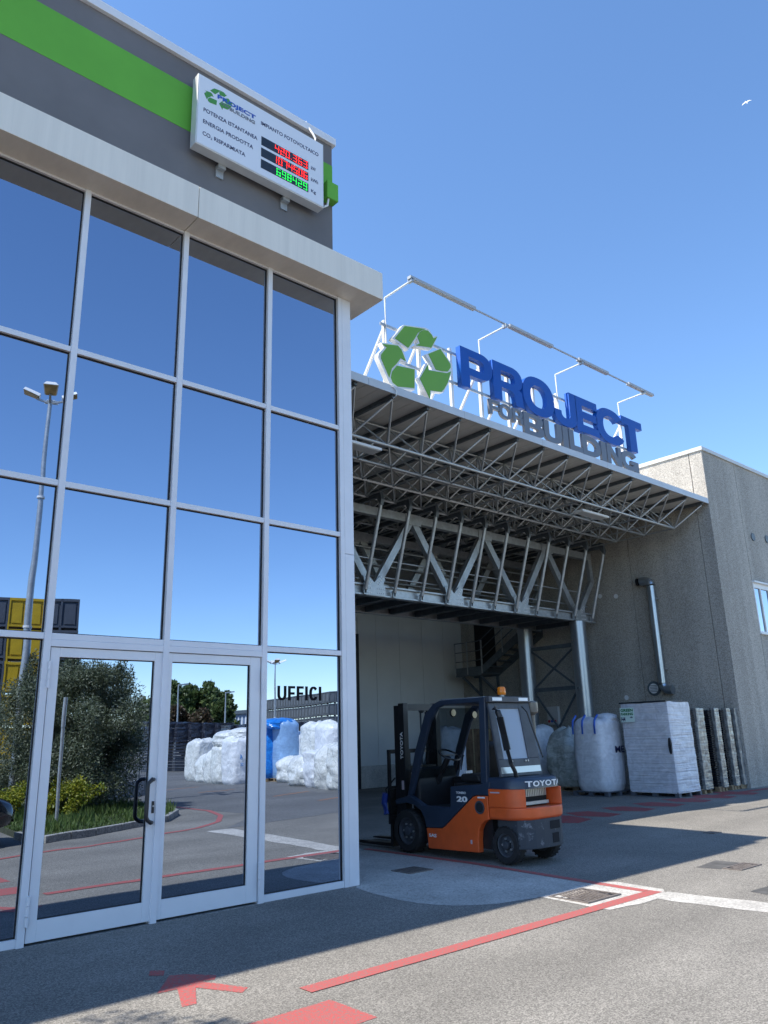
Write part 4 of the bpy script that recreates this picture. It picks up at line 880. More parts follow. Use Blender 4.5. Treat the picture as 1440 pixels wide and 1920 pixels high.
# carriage, backrest, forks
for z in (.42, .80): MB().box(8.38, 9.26, 1.80, 1.86, z-.06, z+.06).build('carriage_plate', blackm, fk)
for x in (8.40, 8.62, 8.82, 9.02, 9.24): MB().bar((x, 1.84, .36), (x, 1.84, 1.42), .035, .05).build('backrest_bar', blackm, fk)
MB().box(8.38, 9.26, 1.815, 1.865, 1.38, 1.44).build('backrest_bar', blackm, fk)
for x in (8.46, 9.02):
    MB().prism([(1.865, .03), (1.865, .90), (1.91, .90), (1.915, .085), (2.95, .055), (3.0, .045), (3.0, .03)], yz, x, x+.12).build('fork', blackm, fk, bevel=.006)
MB().path([(8.36, 1.88, .50), (8.36, 1.93, .66), (8.36, 1.90, .80)], .05, n=8).build('side_shifter', mat('blue_paint_small', (.02, .05, .25), .4), fk)
# driver's place
MB().prism([(.10, .985), (.48, .985), (.50, 1.05), (.47, 1.10), (.14, 1.09)], yz, FC-.25, FC+.25).build('seat', black_plastic, fk, bevel=.03)
MB().prism([(.02, 1.02), (.12, 1.05), (.06, 1.52), (-.02, 1.55), (-.08, 1.48)], yz, FC-.23, FC+.23).build('seat_back', black_plastic, fk, bevel=.03)
MB().path([(FC, 1.20, .95), (FC, 1.02, 1.22), (FC, .95, 1.32)], .045, n=8).build('steering_column', black_plastic, fk)
ax = V3((0, -.45, .89)).normalized(); a_, b_ = V3((1, 0, 0)), ax.cross(V3((1, 0, 0)))
MB().path([V3((FC, .93, 1.35))+(a_*math.cos(t)+b_*math.sin(t))*.165 for t in np.linspace(0, 2*math.pi, 20, endpoint=False)], .014, n=6, closed=True).build('steering_wheel', black_plastic, fk, smooth=True)
MB().bar(V3((FC-.16, .93, 1.345)), V3((FC+.16, .93, 1.345)), .03, .012).build('wheel_spoke', black_plastic, fk)
for x in (8.98, 9.04, 9.10): MB().tube((x, .98, 1.12), (x, .92, 1.32), .009, n=6).build('lever', blackm, fk); MB().lathe([(.008, 0), (.018, .015), (.008, .035)], (x, .92, 1.31), 'z', 8).build('lever_knob', black_plastic, fk)
for x, y, z in ((8.60, .60, 1.95), (9.08, .62, 1.92)):
    mr_ = MB().lathe([(.055, 0), (.06, .02), (.04, .045), (.01, .055)], (x, y, z), 'y', 16).build('mirror', black_plastic, fk, smooth=True); MB().tube((x, y-.004, z), (x, y-.001, z), .05, n=16).build('mirror_glass', mat('mirror_dark', (.10, .10, .095), .15, .9), mr_)
MB().box(8.9, 9.05, .70, .72, 1.0, 1.12).build('document_holder', white_paint, fk)
pvf = lambda x, t: V3((x, 1.20+(.68-1.20)*t, .98+(2.02-.98)*t))
MB().hull8([pvf(8.40, 0), pvf(9.18, 0), pvf(9.18, 0)+V3((0, .006, 0)), pvf(8.40, 0)+V3((0, .006, 0))], [pvf(8.40, 1), pvf(9.18, 1), pvf(9.18, 1)+V3((0, .006, 0)), pvf(8.40, 1)+V3((0, .006, 0))]).build('windscreen', mat_clear('windscreen_poly', (.62, .66, .68), .10, .82, body=(.03, .035, .04)), fk)
# side lettering and cap (the truck's left side faces -x; its text runs towards the rear, -y)
def side_text(txt, y, z, wd, ht, m, bold=.02): me = text_mesh(txt, 1, .003, bold); return mesh_obj('lettering', me, m, fk, frame_mat((FX0-.0015+(.004 if z > .6 else 0), y, z), (0, -1, 0), (0, 0, 1)), width=wd, height=ht)
side_text('20', .335, .745, .20, .075, white_paint, .04); side_text('TONERO', .34, .85, .18, .03, white_paint); side_text('SAS', .91, .255, .15, .045, white_paint, .03)
MB().box(FX0-.0035, FX0-.001, -.45, -.29, .878, .895).build('sticker', MATS['sticker_pale'], fk)
MB().lathe([(.085, 0), (.085, -.012), (.065, -.014), (.06, .0), (.01, .0)], (FX0+.003, -.09, .69), 'x', 24).build('fuel_cap_ring', gun, fk); MB().tube((FX0-.008, -.09, .69), (FX0+.001, -.09, .69), .062, n=20).build('fuel_cap', dark_void, fk)
MB().box(FX0-.0035, FX0-.001, -.19, -.06, .805, .825).build('sticker', white_paint, fk)
MB().box(FX0-.0035, FX0-.001, .08, .11, .22, .27).build('sticker', MATS['sticker_pale'], fk)

# ================================================================ goods under the canopy
def bag_mesh(b, c, rx, ry, h, seed, e=4.0, nz=30, nk=44, slump=.06, top='flat', lean=(0, 0), tuck=True):
    """a filled sack: squarish body that bulges, folds at the shoulders and a gathered top"""
    rings = []; x0, y0, z0 = c
    for i in range(nz+1):
        t = i/nz; z = h*t
        prof = 1.0-.10*(1-min(1, t/.12))**2 if tuck else 1.0
        prof *= 1+.05*math.sin(math.pi*min(1, t/.9))
        if top == 'flat' and t > .90: prof *= 1-.42*((t-.90)/.10)**2.4
        if top == 'round' and t > .55: prof *= math.sqrt(max(.03, 1-((t-.55)/.46)**2.4))
        ring = []
        for k in range(nk):
            a = 2*math.pi*k/nk; ca, sa = math.cos(a), math.sin(a)
            u, v_ = math.copysign(abs(ca)**(2/e), ca), math.copysign(abs(sa)**(2/e), sa)
            q = V3((u*1.6+seed*3.1, v_*1.6, t*3.4)); n1 = mnoise.noise(q)*slump*1.1; n2 = (1-2*abs(mnoise.noise(V3((u*4.5+seed, v_*4.5+seed, t*3.5)))))*slump*.40; n3 = (1-2*abs(mnoise.noise(V3((u*6+seed, v_*6, t*12)))))*slump*.28
            s = prof*(1+n1+n2+n3)
            zz = z+(mnoise.noise(V3((u*2+seed*5, v_*2, 7.7)))*.05*h+mnoise.noise(V3((u*5+seed, v_*5, 1.7)))*.02*h)*max(0, (t-.8)/.2)
            ring.append((x0+rx*u*s+lean[0]*t, y0+ry*v_*s+lean[1]*t, z0+zz))
        rings.append(ring)
    cx = [sum(p[i] for p in rings[-1])/nk for i in range(3)]
    for f_, dz in ((.6, -.01), (.25, -.03)): rings.append([(cx[0]+(p[0]-cx[0])*f_, cx[1]+(p[1]-cx[1])*f_, p[2]+dz*h) for p in rings[nz]])
    b.rings(rings); return b
wood = mat('pallet_wood', (.30, .21, .12), .8, var=.25, vscale=4, stretch=(1, 6, 6), bump=.15, bscale=30)
def pallet_parts(t, x, y, sx, sy, z=0.0, m=None):
    m = m or wood
    for k in (-1, 0, 1): MB().box(x+k*(sx/2-.06)-.05, x+k*(sx/2-.06)+.05, y-sy/2, y+sy/2, z, z+.022).build('base_board', m, t)
    for k in (-1, 0, 1):
        for j in (-1, 0, 1): MB().box(x+k*(sx/2-.06)-.05, x+k*(sx/2-.06)+.05, y+j*(sy/2-.07)-.06, y+j*(sy/2-.07)+.06, z+.022, z+.10).build('block', m, t)
    n = 6
    for k in range(n): yy = y-sy/2+(k+.5)*sy/n; MB().box(x-sx/2, x+sx/2, yy-sy/n*.40, yy+sy/n*.40, z+.10, z+.122).build('deck_board', m, t)
def pallet(x, y, sx, sy, label, z=0.0, m=None):
    t = thing('pallet', (x, y, z), label, 'pallet', 'pallets under the goods'); pallet_parts(t, x, y, sx, sy, z, m); return t
woven_white = mat_film('woven_sack_white', (.82, .83, .87), (2.0, 2.0, 16.0), .42, .55, .02); film_clear = mat_film('milky_film', (.62, .64, .60), (3, 3, 8), .22, .9, .03, dark=(.40, .42, .38))
film_white = mat_film('stretch_wrap_white', (.74, .75, .80), (.6, .6, 20.0), .3, 1.0, .03); blue_strap = mat('blue_strap', (.05, .14, .55), .6)
grid_black = mat('black_plastic_grid', (.016, .018, .024), .5, var=.3, vscale=12); film_grey = mat_film('stretch_wrap_grey', (.30, .31, .30), (1.5, 1.5, 16), .18, .7, .02, dark=(.13, .135, .135), spec=.7)
grey_plastic = mat('grey_pallet_plastic', (.10, .11, .13), .6)
# large white sack with the lettering
pallet(18.62, 4.92, 1.15, 1.1, 'grey pallet under the large white sack with blue straps', m=grey_plastic)
bg1 = MB(); bag_mesh(bg1, (18.62, 4.92, .12), .53, .50, 1.86, 3, e=3.6, slump=.03); bag_mesh(bg1, (18.80, 4.70, 1.80), .22, .24, .28, 8, e=2.4, slump=.25, top='round', nz=10, nk=20); s1 = bg1.build('bulk_sack', woven_white, None, smooth=True)
tag(s1, 'large upright white bulk sack with blue straps beside the wrapped white stack', 'sack')
for yy in (4.62, 5.0, 5.3): MB().path([(18.06, yy, 1.55), (18.065, yy, 1.75), (18.10, yy, 1.90), (18.25, yy, 2.03)], .028, n=6).build('strap', blue_strap, s1, smooth=True)
me = text_mesh('ME', 1, .003, .02); mesh_obj('lettering', me, navy_ink, s1, frame_mat((18.56, 4.375, 1.06), (1, 0, 0), (0, 0, 1)), width=.42, height=.17)
MB().box(18.052, 18.058, 4.98, 5.05, 1.42, 1.50).build('tag', white_paint, s1)
# crumpled old sack
pallet(19.85, 6.75, 1.2, 1.1, 'wooden pallet under the crumpled sheeted sack')
s2b = MB(); bag_mesh(s2b, (19.85, 6.75, .12), .56, .52, 1.62, 11, e=3.2, slump=.13, top='round'); tag(s2b.build('bulk_sack', film_clear, None, smooth=True), 'crumpled sack under milky sheeting behind the large white sack', 'sack')
for k, (x, y, h, l) in enumerate(((20.35, 8.35, 1.72, 'slim white sack standing in front of the rear column'), (17.6, 9.6, 1.75, 'white sack half hidden behind the forklift window'))):
    bb = MB(); bag_mesh(bb, (x, y, .12), .50, .48, h, 21+k, e=3.0, slump=.04); tag(bb.build('bulk_sack', woven_white, None, smooth=True), l, 'sack')
    pallet(x, y, 1.1, 1.05, 'wooden pallet under the ' + ('slim white sack by the rear column' if k == 0 else 'sack behind the forklift'))
tb = MB().lathe([(.28, .0), (.34, .55), (.36, .62), (.33, .63), (.30, .58), (.26, .05), (.01, .04)], (19.3, 7.95, 0), 'z', 20).build('plastic_tub', black_plastic, None, smooth=True); tag(tb, 'black round plastic tub between forklift and crumpled sack', 'tub')
# goods far back behind the forklift: crates on a pallet
cr_m = mat('crate_brown', (.20, .13, .08), .7, var=.3, vscale=5)
pallet(21.6, 12.15, 1.4, 1.1, 'wooden pallet under the brown cartons at the hall wall')
for k in range(12):
    ix, iz = k % 3, k//3; o = MB().box(20.95+ix*.44, 21.37+ix*.44, 11.75, 12.25, .123+iz*.42, .54+iz*.42).build('carton', cr_m, None, bevel=.008)
    MB().box(20.95+ix*.44+.18, 20.95+ix*.44+.24, 11.746, 11.749, .13+iz*.42, .53+iz*.42).build('tape', mat('parcel_tape', (.4, .33, .2), .4), o)
    tag(o, 'brown carton on the pallet by the stair, %s layer, %s' % (('bottom', 'second', 'third', 'top')[iz], ('farthest from the concrete wall', 'middle of its row', 'closest to the concrete wall')[ix]), 'carton', 'brown cartons in the bay')
# stacks wrapped in film
def wrapped(c, sx, sy, h, seed, nz=46, nk=14, amp=.018, lean=(0, 0)):
    b = MB(); x0, y0, z0 = c; rings = []
    base = []
    for sd in range(4):
        for k in range(nk):
            u = -1+2*k/nk
            base.append(((u, -1), (1, u), (-u, 1), (-1, -u))[sd])
    for i in range(nz+1):
        t = i/nz; ring = []
        for (u, v_) in base:
            cr = max(abs(u), abs(v_)); l4 = (abs(u)**26+abs(v_)**26)**(1/26); uu, vv = u/l4*cr, v_/l4*cr
            n1 = mnoise.noise(V3((u*1.5+seed, v_*1.5, t*26)))*amp+mnoise.noise(V3((u*2+seed*2, v_*2, t*6)))*amp*1.1
            ring.append((x0+(sx/2)*uu*(1+n1/sx*2)+lean[0]*t, y0+(sy/2)*vv*(1+n1/sy*2)+lean[1]*t, z0+h*t+mnoise.noise(V3((u*2, v_*2, seed)))*.03*(t > .98)))
        rings.append(ring)
    return b.rings(rings)
pallet(19.22, 3.45, 1.15, 1.35, 'grey pallet under the tall stack wrapped in white film', m=grey_plastic)
ws = wrapped((19.20, 3.45, .10), 1.12, 1.36, 2.18, 5, amp=.009, lean=(-.03, .02)).build('wrapped_stack', film_white, None, smooth=True); tag(ws, 'tall stack wrapped in white film with a green parking label', 'stack')
MB().box(18.60, 19.68, 2.82, 4.16, 2.285, 2.32).build('top_tray', grid_black, ws)
lbm = mat('paper_label', (.70, .86, .78), .6)
lbx = 18.556
MB().box(lbx, lbx+.01, 3.72, 4.12, 1.82, 2.18).build('label', lbm, ws)
for txt, y, z, wd, hh, m in (('GREEN', 4.10, 2.08, .36, .075, mat('label_green', (.01, .20, .06), .5)), ('PARKING', 4.10, 1.99, .36, .065, MATS.get('label_green')), ('H4', 4.10, 1.84, .12, .11, navy_ink), ('ciz', 3.84, 1.92, .08, .04, navy_ink)):
    me = text_mesh(txt, 1, .002, .04); mesh_obj('lettering', me, m, ws, frame_mat((lbx-.002, y, z), (0, -1, 0), (0, 0, 1)), width=wd, height=hh)
MB().prism([(2.84+.04*math.cos(t), 1.22+.20*math.sin(t)) for t in np.linspace(0, 2*math.pi, 14, endpoint=False)], yz, 18.585, 18.64).build('tear', grid_black, ws)
for i, (xa, xb) in enumerate(((19.74, 20.42), (20.83, 21.27), (21.53, 21.94), (22.05, 22.36))):
    x, sx = (xa+xb)/2, xb-xa
    pl = pallet(x, 3.45, sx+.02, 1.25, 'wooden pallet under the ' + ('first', 'second', 'third', 'fourth')[i] + ' film wrapped black stack from the white one')
    core = thing('wrapped_stack', (x, 3.45, .12), 'narrow stack of black grid trays in torn clear film, ' + ('first', 'second', 'third', 'fourth')[i] + ' from the white stack', 'stack', 'film wrapped black tray stacks')
    n = 34
    tm = None
    for k in range(n):
        z = .125+k*(1.98/n); dx, dy = random.uniform(-.012, .012), random.uniform(-.012, .012)
        if tm is None:
            q = MB(); q.box(-sx/2, sx/2, -.58, .58, 0, 1.98/n*.62); tm = bpy.data.meshes.new('tray'); tm.from_pydata([tuple(p) for p in q.v], [], q.f); tm.materials.append(grid_black)
        piece('tray', tm, Matrix.Translation((x+dx, 3.45+dy, z)), core)
    # film over the front part only, leaving the trays bare towards the bay
    fw = wrapped((x+sx*.22, 2.86, .10), sx*.60, .14, 2.03, 31+i, amp=.006, nk=10); fw.build('film', film_grey, core, smooth=True)
# ================================================================ the yard behind the camera, seen in the glass
GZ = -.045
isl = [(5.14, -7.84), (5.28, -7.75), (6.4, -8.27), (7.76, -8.97), (8.52, -9.51), (9.39, -10.74), (9.80, -12.0), (9.75, -14.5), (9.9, -17.3), (6.6, -16.2), (5.6, -13.0), (5.22, -9.5), (5.15, -8.8)]
soil = mat('island_soil', (.055, .06, .03), .95, var=.3, vscale=3, bump=.4, bscale=20, bdist=.03)
tag(MB().prism(isl, lambda a, b, d: (a, b, d), GZ-.02, GZ+.11).build('island_bed', soil, None), 'grassy planted island bed inside the kerb', kind='structure')
kb = thing('kerb', (7.5, -9.5, GZ), 'stone kerb round the planted island', 'kerb')
kerb_line = [isl[12], isl[0], isl[1]]+isl[2:8]
n_k = 0
for a, b in zip(kerb_line[:-1], kerb_line[1:]):
    L = math.dist(a, b); k = max(1, round(L/.8))
    for j in range(k):
        p0 = V3((a[0]+(b[0]-a[0])*j/k, a[1]+(b[1]-a[1])*j/k, GZ+.055)); p1 = V3((a[0]+(b[0]-a[0])*(j+1)/k, a[1]+(b[1]-a[1])*(j+1)/k, GZ+.055)); d = (p1-p0).normalized()
        MB().bar(p0+d*.004, p1-d*.004, .13, .15, (0, 0, 1)).build('kerb_stone', kerb_stone, kb, bevel=.012)
from mathutils.geometry import intersect_point_tri_2d
def inside(p, poly):
    c = False; j = len(poly)-1
    for i in range(len(poly)):
        if (poly[i][1] > p[1]) != (poly[j][1] > p[1]) and p[0] < (poly[j][0]-poly[i][0])*(p[1]-poly[i][1])/(poly[j][1]-poly[i][1])+poly[i][0]: c = not c
        j = i
    return c
def leaf_mat(name, cols, rough=.5, trans=.25):
    m, n, b = principled(name); b.inputs['Roughness'].default_value = rough
    gi = n.nodes.new('ShaderNodeNewGeometry'); rp = n.nodes.new('ShaderNodeValToRGB'); e = rp.color_ramp.elements
    e[0].color = (*cols[0], 1); e[1].color = (*cols[-1], 1)
    for i, c in enumerate(cols[1:-1]): k = e.new((i+1)/(len(cols)-1)); k.color = (*c, 1)
    n.links.new(gi.outputs['Random Per Island'], rp.inputs['Fac']); n.links.new(rp.outputs[0], b.inputs['Base Color'])
    tr = n.nodes.new('ShaderNodeBsdfTranslucent'); n.links.new(rp.outputs[0], tr.inputs[0]); mx = n.nodes.new('ShaderNodeMixShader'); mx.inputs[0].default_value = trans
    o = n.nodes['Material Output']; n.links.new(b.outputs[0], mx.inputs[1]); n.links.new(tr.outputs[0], mx.inputs[2]); n.links.new(mx.outputs[0], o.inputs['Surface'])
    MATS[name] = m; return m
olive = leaf_mat('olive_leaves', [(.06, .085, .035), (.125, .15, .075), (.27, .29, .20), (.10, .125, .06)]); yellow_leaf = leaf_mat('yellow_green_leaves', [(.10, .16, .015), (.26, .28, .02), (.40, .36, .03), (.16, .22, .02)])
grass_m = leaf_mat('grass_blades', [(.05, .10, .02), (.10, .17, .035), (.17, .22, .06)], .6); pine_m = leaf_mat('conifer_leaves', [(.05, .08, .02), (.10, .145, .04), (.18, .21, .07)]); brown_m = leaf_mat('brown_leaves', [(.08, .05, .03), (.14, .09, .05), (.10, .09, .04)])
bark = mat('bark', (.10, .075, .05), .9, var=.3, vscale=8, bump=.5, bscale=25, bdist=.01)
def leaves(pts, nrm, size, ratio=.4, droop=.3):
    """one small folded leaf (two triangles) for every point"""
    n = len(pts); a = RNG.normal(size=(n, 3))+nrm*1.2; a[:, 2] -= droop*RNG.random(n); a /= np.linalg.norm(a, axis=1)[:, None]
    b = np.cross(a, RNG.normal(size=(n, 3))); b /= np.linalg.norm(b, axis=1)[:, None]; s = size*RNG.uniform(.6, 1.3, (n, 1))
    v = np.empty((n, 4, 3)); v[:, 0] = pts; v[:, 1] = pts+a*s*.5+b*s*ratio*.5; v[:, 2] = pts+a*s; v[:, 3] = pts+a*s*.5-b*s*ratio*.5
    me = bpy.data.meshes.new('leaves'); me.vertices.add(n*4); me.vertices.foreach_set('co', v.ravel()); me.loops.add(n*4); me.loops.foreach_set('vertex_index', np.arange(n*4)); me.polygons.add(n)
    me.polygons.foreach_set('loop_start', np.arange(n)*4); me.polygons.foreach_set('loop_total', np.full(n, 4)); me.update(calc_edges=True); return me
def crown(clumps, per, size, ratio=.4):
    P, N = [], []
    for c, r in clumps:
        u = RNG.normal(size=(per, 3)); u /= np.linalg.norm(u, axis=1)[:, None]; rr = RNG.random((per, 1))**.45
        P.append(np.array(c)+u*rr*np.array(r)); N.append(u)
    return leaves(np.concatenate(P), np.concatenate(N), size, ratio)
def plant(name, base, label, cat, clumps, per, size, m, trunk, group=None, ratio=.4):
    t = thing(name, base, label, cat, group)
    me = crown(clumps, per, size, ratio); me.transform(Matrix.Translation(-V3(base))); me.materials.append(m); o = bpy.data.objects.new('crown', me); COL.objects.link(o); o.parent = t
    b = MB(); x, y, z = base
    for (p, r) in trunk: b.path(p, r, n=7)
    b.build('trunk', bark, t, smooth=True); return t
def shrub_clumps(c, R, H, n, r, zlow=.25):
    out = []
    for i in range(n):
        a = random.uniform(0, 2*math.pi); t = random.random()**.6; z = random.uniform(zlow, 1)
        k = math.sqrt(max(.06, 1-((z-.45)/.62)**2)); out.append(((c[0]+R*k*t*math.cos(a), c[1]+R*k*t*math.sin(a), c[2]+H*z), (r*random.uniform(.6, 1.2),)*2+(r*random.uniform(.6, 1.1),)))
    return out
# grey-green olive bush
oc = (7.7, -13.6, GZ+.1); cl = shrub_clumps(oc, 2.1, 3.45, 200, .42, .10)+[((oc[0]+random.uniform(.1, 1.5), oc[1]+random.uniform(-.6, .6), oc[2]+random.uniform(.9, 2.2)), (.4, .4, .4)) for _ in range(30)]
for i in range(26): a = random.uniform(0, 6.28); r = random.uniform(0, 1.6); cl.append(((oc[0]+r*math.cos(a), oc[1]+r*math.sin(a), oc[2]+random.uniform(3.1, 3.95)-r*.25), (.12, .12, .42)))
tr = []
for i in range(9):
    a = i*.7; tr.append(([(oc[0]+.1*math.cos(a), oc[1]+.1*math.sin(a), oc[2]-.1), (oc[0]+.5*math.cos(a), oc[1]+.5*math.sin(a), oc[2]+1.0), (oc[0]+1.1*math.cos(a+.2), oc[1]+1.1*math.sin(a+.2), oc[2]+2.2)], [.06, .04, .015]))
plant('olive_bush', oc, 'large grey green olive bush on the planted island', 'bush', cl, 460, .085, olive, tr, ratio=.32)
for i, (px, py, d) in enumerate(((30, 1478, 20.5), (112, 1480, 20.8), (150, 1505, 20.0))):
    p = rD(px, py, d); base = (p.x, p.y, GZ+.1)
    plant('yellow_shrub', base, 'low yellow leaved shrub under the olive bush, ' + ('nearest the parked car', 'behind the galvanised post', 'at the end towards the wall')[i], 'shrub', shrub_clumps(base, .5, .72, 14, .18, .1), 150, .065, yellow_leaf, [([(base[0], base[1], GZ), (base[0], base[1], GZ+.6)], [.03, .01])], 'yellow shrubs under the olive bush', ratio=.6)
# grass
gp, gn = [], []
while len(gp) < 15000:
    p = (random.uniform(5.2, 10), random.uniform(-17.2, -7.8))
    if inside(p, isl): gp.append((*p, GZ+.10))
gp = np.array(gp); n = len(gp); hgt = RNG.uniform(.03, .12, n)*(1+1.2*(np.sin(gp[:, 0]*3)*np.sin(gp[:, 1]*2.3) > .2)); off = RNG.normal(0, .05, (n, 2)); wv = RNG.normal(0, .010, (n, 2))
v = np.empty((n, 3, 3)); v[:, 0] = gp; v[:, 1] = gp; v[:, 0, :2] += wv; v[:, 1, :2] -= wv; v[:, 2] = gp; v[:, 2, :2] += off; v[:, 2, 2] += hgt
me = bpy.data.meshes.new('grass'); me.vertices.add(n*3); me.vertices.foreach_set('co', v.ravel()); me.loops.add(n*3); me.loops.foreach_set('vertex_index', np.arange(n*3)); me.polygons.add(n); me.polygons.foreach_set('loop_start', np.arange(n)*3); me.polygons.foreach_set('loop_total', np.full(n, 3)); me.update(calc_edges=True)
me.materials.append(grass_m); go = bpy.data.objects.new('grass', me); COL.objects.link(go); tag(go, 'rough grass growing on the planted island', 'grass', kind='stuff')
# galvanised post
pp = thing('metal_post', (5.95, -9.5, GZ+.1), 'thin galvanised post standing in the grass near the kerb', 'post')
q = rZ(92.3, 1559.4)+V3((.10, .05, 0)); MB().tube((q.x, q.y, GZ+.05), (q.x, q.y, 2.0), .035, n=12).build('pole', steel_galv, pp, smooth=True); MB().tube((q.x, q.y, 2.0), (q.x, q.y, 2.62), .042, n=12).build('sleeve', steel_galv, pp, smooth=True); MB().tube((q.x, q.y, GZ+.1), (q.x, q.y, GZ+.13), .12, n=12).build('footing', pale_concrete, pp)
pp_o = ORG[pp.name]
# low wall with wire fence behind the bush
lwall = thing('low_wall', (11.2, -18.1, GZ), 'low concrete wall behind the olive bush', 'wall')
wa, wb = V3((8.6, -16.4, GZ)), V3((13.0, -19.2, GZ)); dd = (wb-wa); 
for k in range(5): MB().bar(wa+dd*(k/5+.002)+V3((0, 0, .24)), wa+dd*((k+1)/5-.002)+V3((0, 0, .24)), .18, .50, (0, 0, 1)).build('wall_block', kerb_stone, lwall, bevel=.01)
fn = thing('wire_fence', (11.2, -18.1, GZ+.5), 'dark wire fence standing on the low wall', 'fence'); UF = unit_tube(5); UF.materials.append(steel_dark)
for k in range(45): p = wa+dd*(k/44); tube_piece('wire' if k % 11 else 'fence_post', UF, p+V3((0, 0, .49)), p+V3((0, 0, 1.62 if k % 11 else 1.75)), .006 if k % 11 else .028, fn)
for z in (.62, .9, 1.2, 1.5): tube_piece('wire', UF, wa+V3((0, 0, z)), wb+V3((0, 0, z)), .007, fn)
# lamp mast with four floodlights
def lamp_mast(base, H, hs, label, r=.11):
    t = thing('lamp_mast', base, label, 'lamp post'); x, y, z = base
    MB().tube((x, y, z-.1), (x, y, z+H*.42), r, r*.86, n=14).build('lower_pole', steel_galv, t, smooth=True); MB().tube((x, y, z+H*.42), (x, y, z+H*.74), r*.84, r*.68, n=14).build('middle_pole', steel_galv, t, smooth=True); MB().tube((x, y, z+H*.74), (x, y, z+H), r*.64, r*.5, n=14).build('upper_pole', steel_galv, t, smooth=True)
    for f in (.42, .74): MB().tube((x, y, z+H*f-.03), (x, y, z+H*f+.03), r*1.02, n=14).build('collar', white_paint, t)
    for k in range(4):
        a = math.radians(20+90*k); d = V3((math.cos(a), math.sin(a), 0)); c = V3((x, y, z+H))
        MB().bar(c-V3((0, 0, .1)), c+d*.55*hs, .06, .05).build('head_arm', steel_galv, t)
        s = V3((-d.y, d.x, 0)); p0 = c+d*.45*hs+V3((0, 0, .02)); p1 = c+d*1.05*hs+V3((0, 0, .26*hs))
        up = s.cross((p1-p0).normalized()); up = up if up.z > 0 else -up
        hd_ = MB().hull8([p0-s*.24*hs, p0+s*.24*hs, p1+s*.30*hs, p1-s*.30*hs], [p0-s*.15*hs+up*.16*hs, p0+s*.15*hs+up*.16*hs, p1+s*.18*hs+up*.16*hs, p1-s*.18*hs+up*.16*hs]).build('floodlight', white_paint, t, bevel=.01)
        MB().hull8([p0-s*.19*hs-up*.012, p0+s*.19*hs-up*.012, p1*.97+p0*.03+s*.25*hs-up*.012, p1*.97+p0*.03-s*.25*hs-up*.012], [p0-s*.19*hs-up*.002, p0+s*.19*hs-up*.002, p1*.97+p0*.03+s*.25*hs-up*.002, p1*.97+p0*.03-s*.25*hs-up*.002]).build('lens', mat('floodlight_lens', (.45, .30, .12), .2, .3, var=.4, vscale=6), hd_)
    return t
lp = rD(30, 1400, 23.0); tp = rD(95, 748, 23.0)
lamp_mast((tp.x, tp.y, GZ), tp.z+.0, .70, 'tall galvanised lamp mast with four floodlights behind the olive bush')
tp2 = rD(519, 1243, 78.0); lamp_mast((tp2.x, tp2.y, GZ), tp2.z, 1.0, 'distant lamp mast with floodlights beyond the crate wall', r=.11)
for i, (px, py, d, l) in enumerate(((334, 1285, 70, 'thin street lamp in front of the conifers'), (424, 1299, 74, 'thin street lamp beside the pale warehouse'))):
    q = rD(px, py, d); t = thing('street_lamp', (q.x, q.y, GZ), l, 'street lamp'); MB().tube((q.x, q.y, GZ), (q.x, q.y, q.z), .09, .05, n=8).build('pole', steel_galv, t); MB().bar((q.x, q.y, q.z), (q.x+.9, q.y, q.z+.1), .12, .12).build('lamp_head', steel_galv, t)
# plastic bins ------------------------------------------------------------
def bin_mesh(wd, dp, h):
    """a folding container: posts, recessed wall panels with ribs, feet, top rim"""
    b = MB(); q = .05; hx, hy = wd/2, dp/2
    b.box(-hx+.05, hx-.05, -hy+.05, hy-.05, .17, h-.02)
    for sx in (-1, 1):
        for sy in (-1, 1): b.box(min(sx*hx, sx*(hx-q)), max(sx*hx, sx*(hx-q)), min(sy*hy, sy*(hy-q)), max(sy*hy, sy*(hy-q)), 0, h)
    for sy in (-1, 1):
        y0, y1 = (hy-.03, hy-.002) if sy > 0 else (-hy+.002, -hy+.03)
        b.box(-.035, .035, y0, y1, .0, h); b.box(-hx+q, hx-q, y0, y1, h-.09, h-.001); b.box(-hx+q, hx-q, y0, y1, .17, .24)
        for s in (-1, 1): b.box(s*hx*.5-hx*.30, s*hx*.5+hx*.30, y0+.0, y1-.016, .30, h-.17)
    for sx in (-1, 1):
        x0, x1 = (hx-.03, hx-.002) if sx > 0 else (-hx+.002, -hx+.03)
        b.box(x0, x1, -.035, .035, .0, h); b.box(x0, x1, -hy+q, hy-q, h-.09, h-.001); b.box(x0, x1, -hy+q, hy-q, .17, .24)
        for s in (-1, 1): b.box(x0+.006, x1-.014, s*hy*.5-hy*.30, s*hy*.5+hy*.30, .27, h-.17)
    me = bpy.data.meshes.new('bin'); me.from_pydata([tuple(p) for p in b.v], [], b.f); return me
bin_grey = mat('bin_grey_plastic', (.07, .08, .10), .55, var=.12, vscale=4); bin_yellow = mat('bin_yellow_plastic', (.50, .32, .006), .5, var=.12, vscale=4)
bin_mid = mat('bin_mid_grey_plastic', (.16, .17, .175), .55, var=.12, vscale=4)
def bin_kind(m, wd, dp, h): me = bin_mesh(wd, dp, h); me.materials.append(m); return me
bw, bh = 1.12, 1.17; BG, BYl = bin_kind(bin_grey, bw, 1.0, bh), bin_kind(bin_yellow, bw, 1.0, bh)
ra, rb_ = rD(0, 1126, 30), rD(150, 1136, 30); dv = V3((rb_.x-ra.x, rb_.y-ra.y, 0)).normalized(); ang = math.atan2(dv.y, dv.x)
lev = ['bottom', 'second', 'third', 'fourth', 'top']
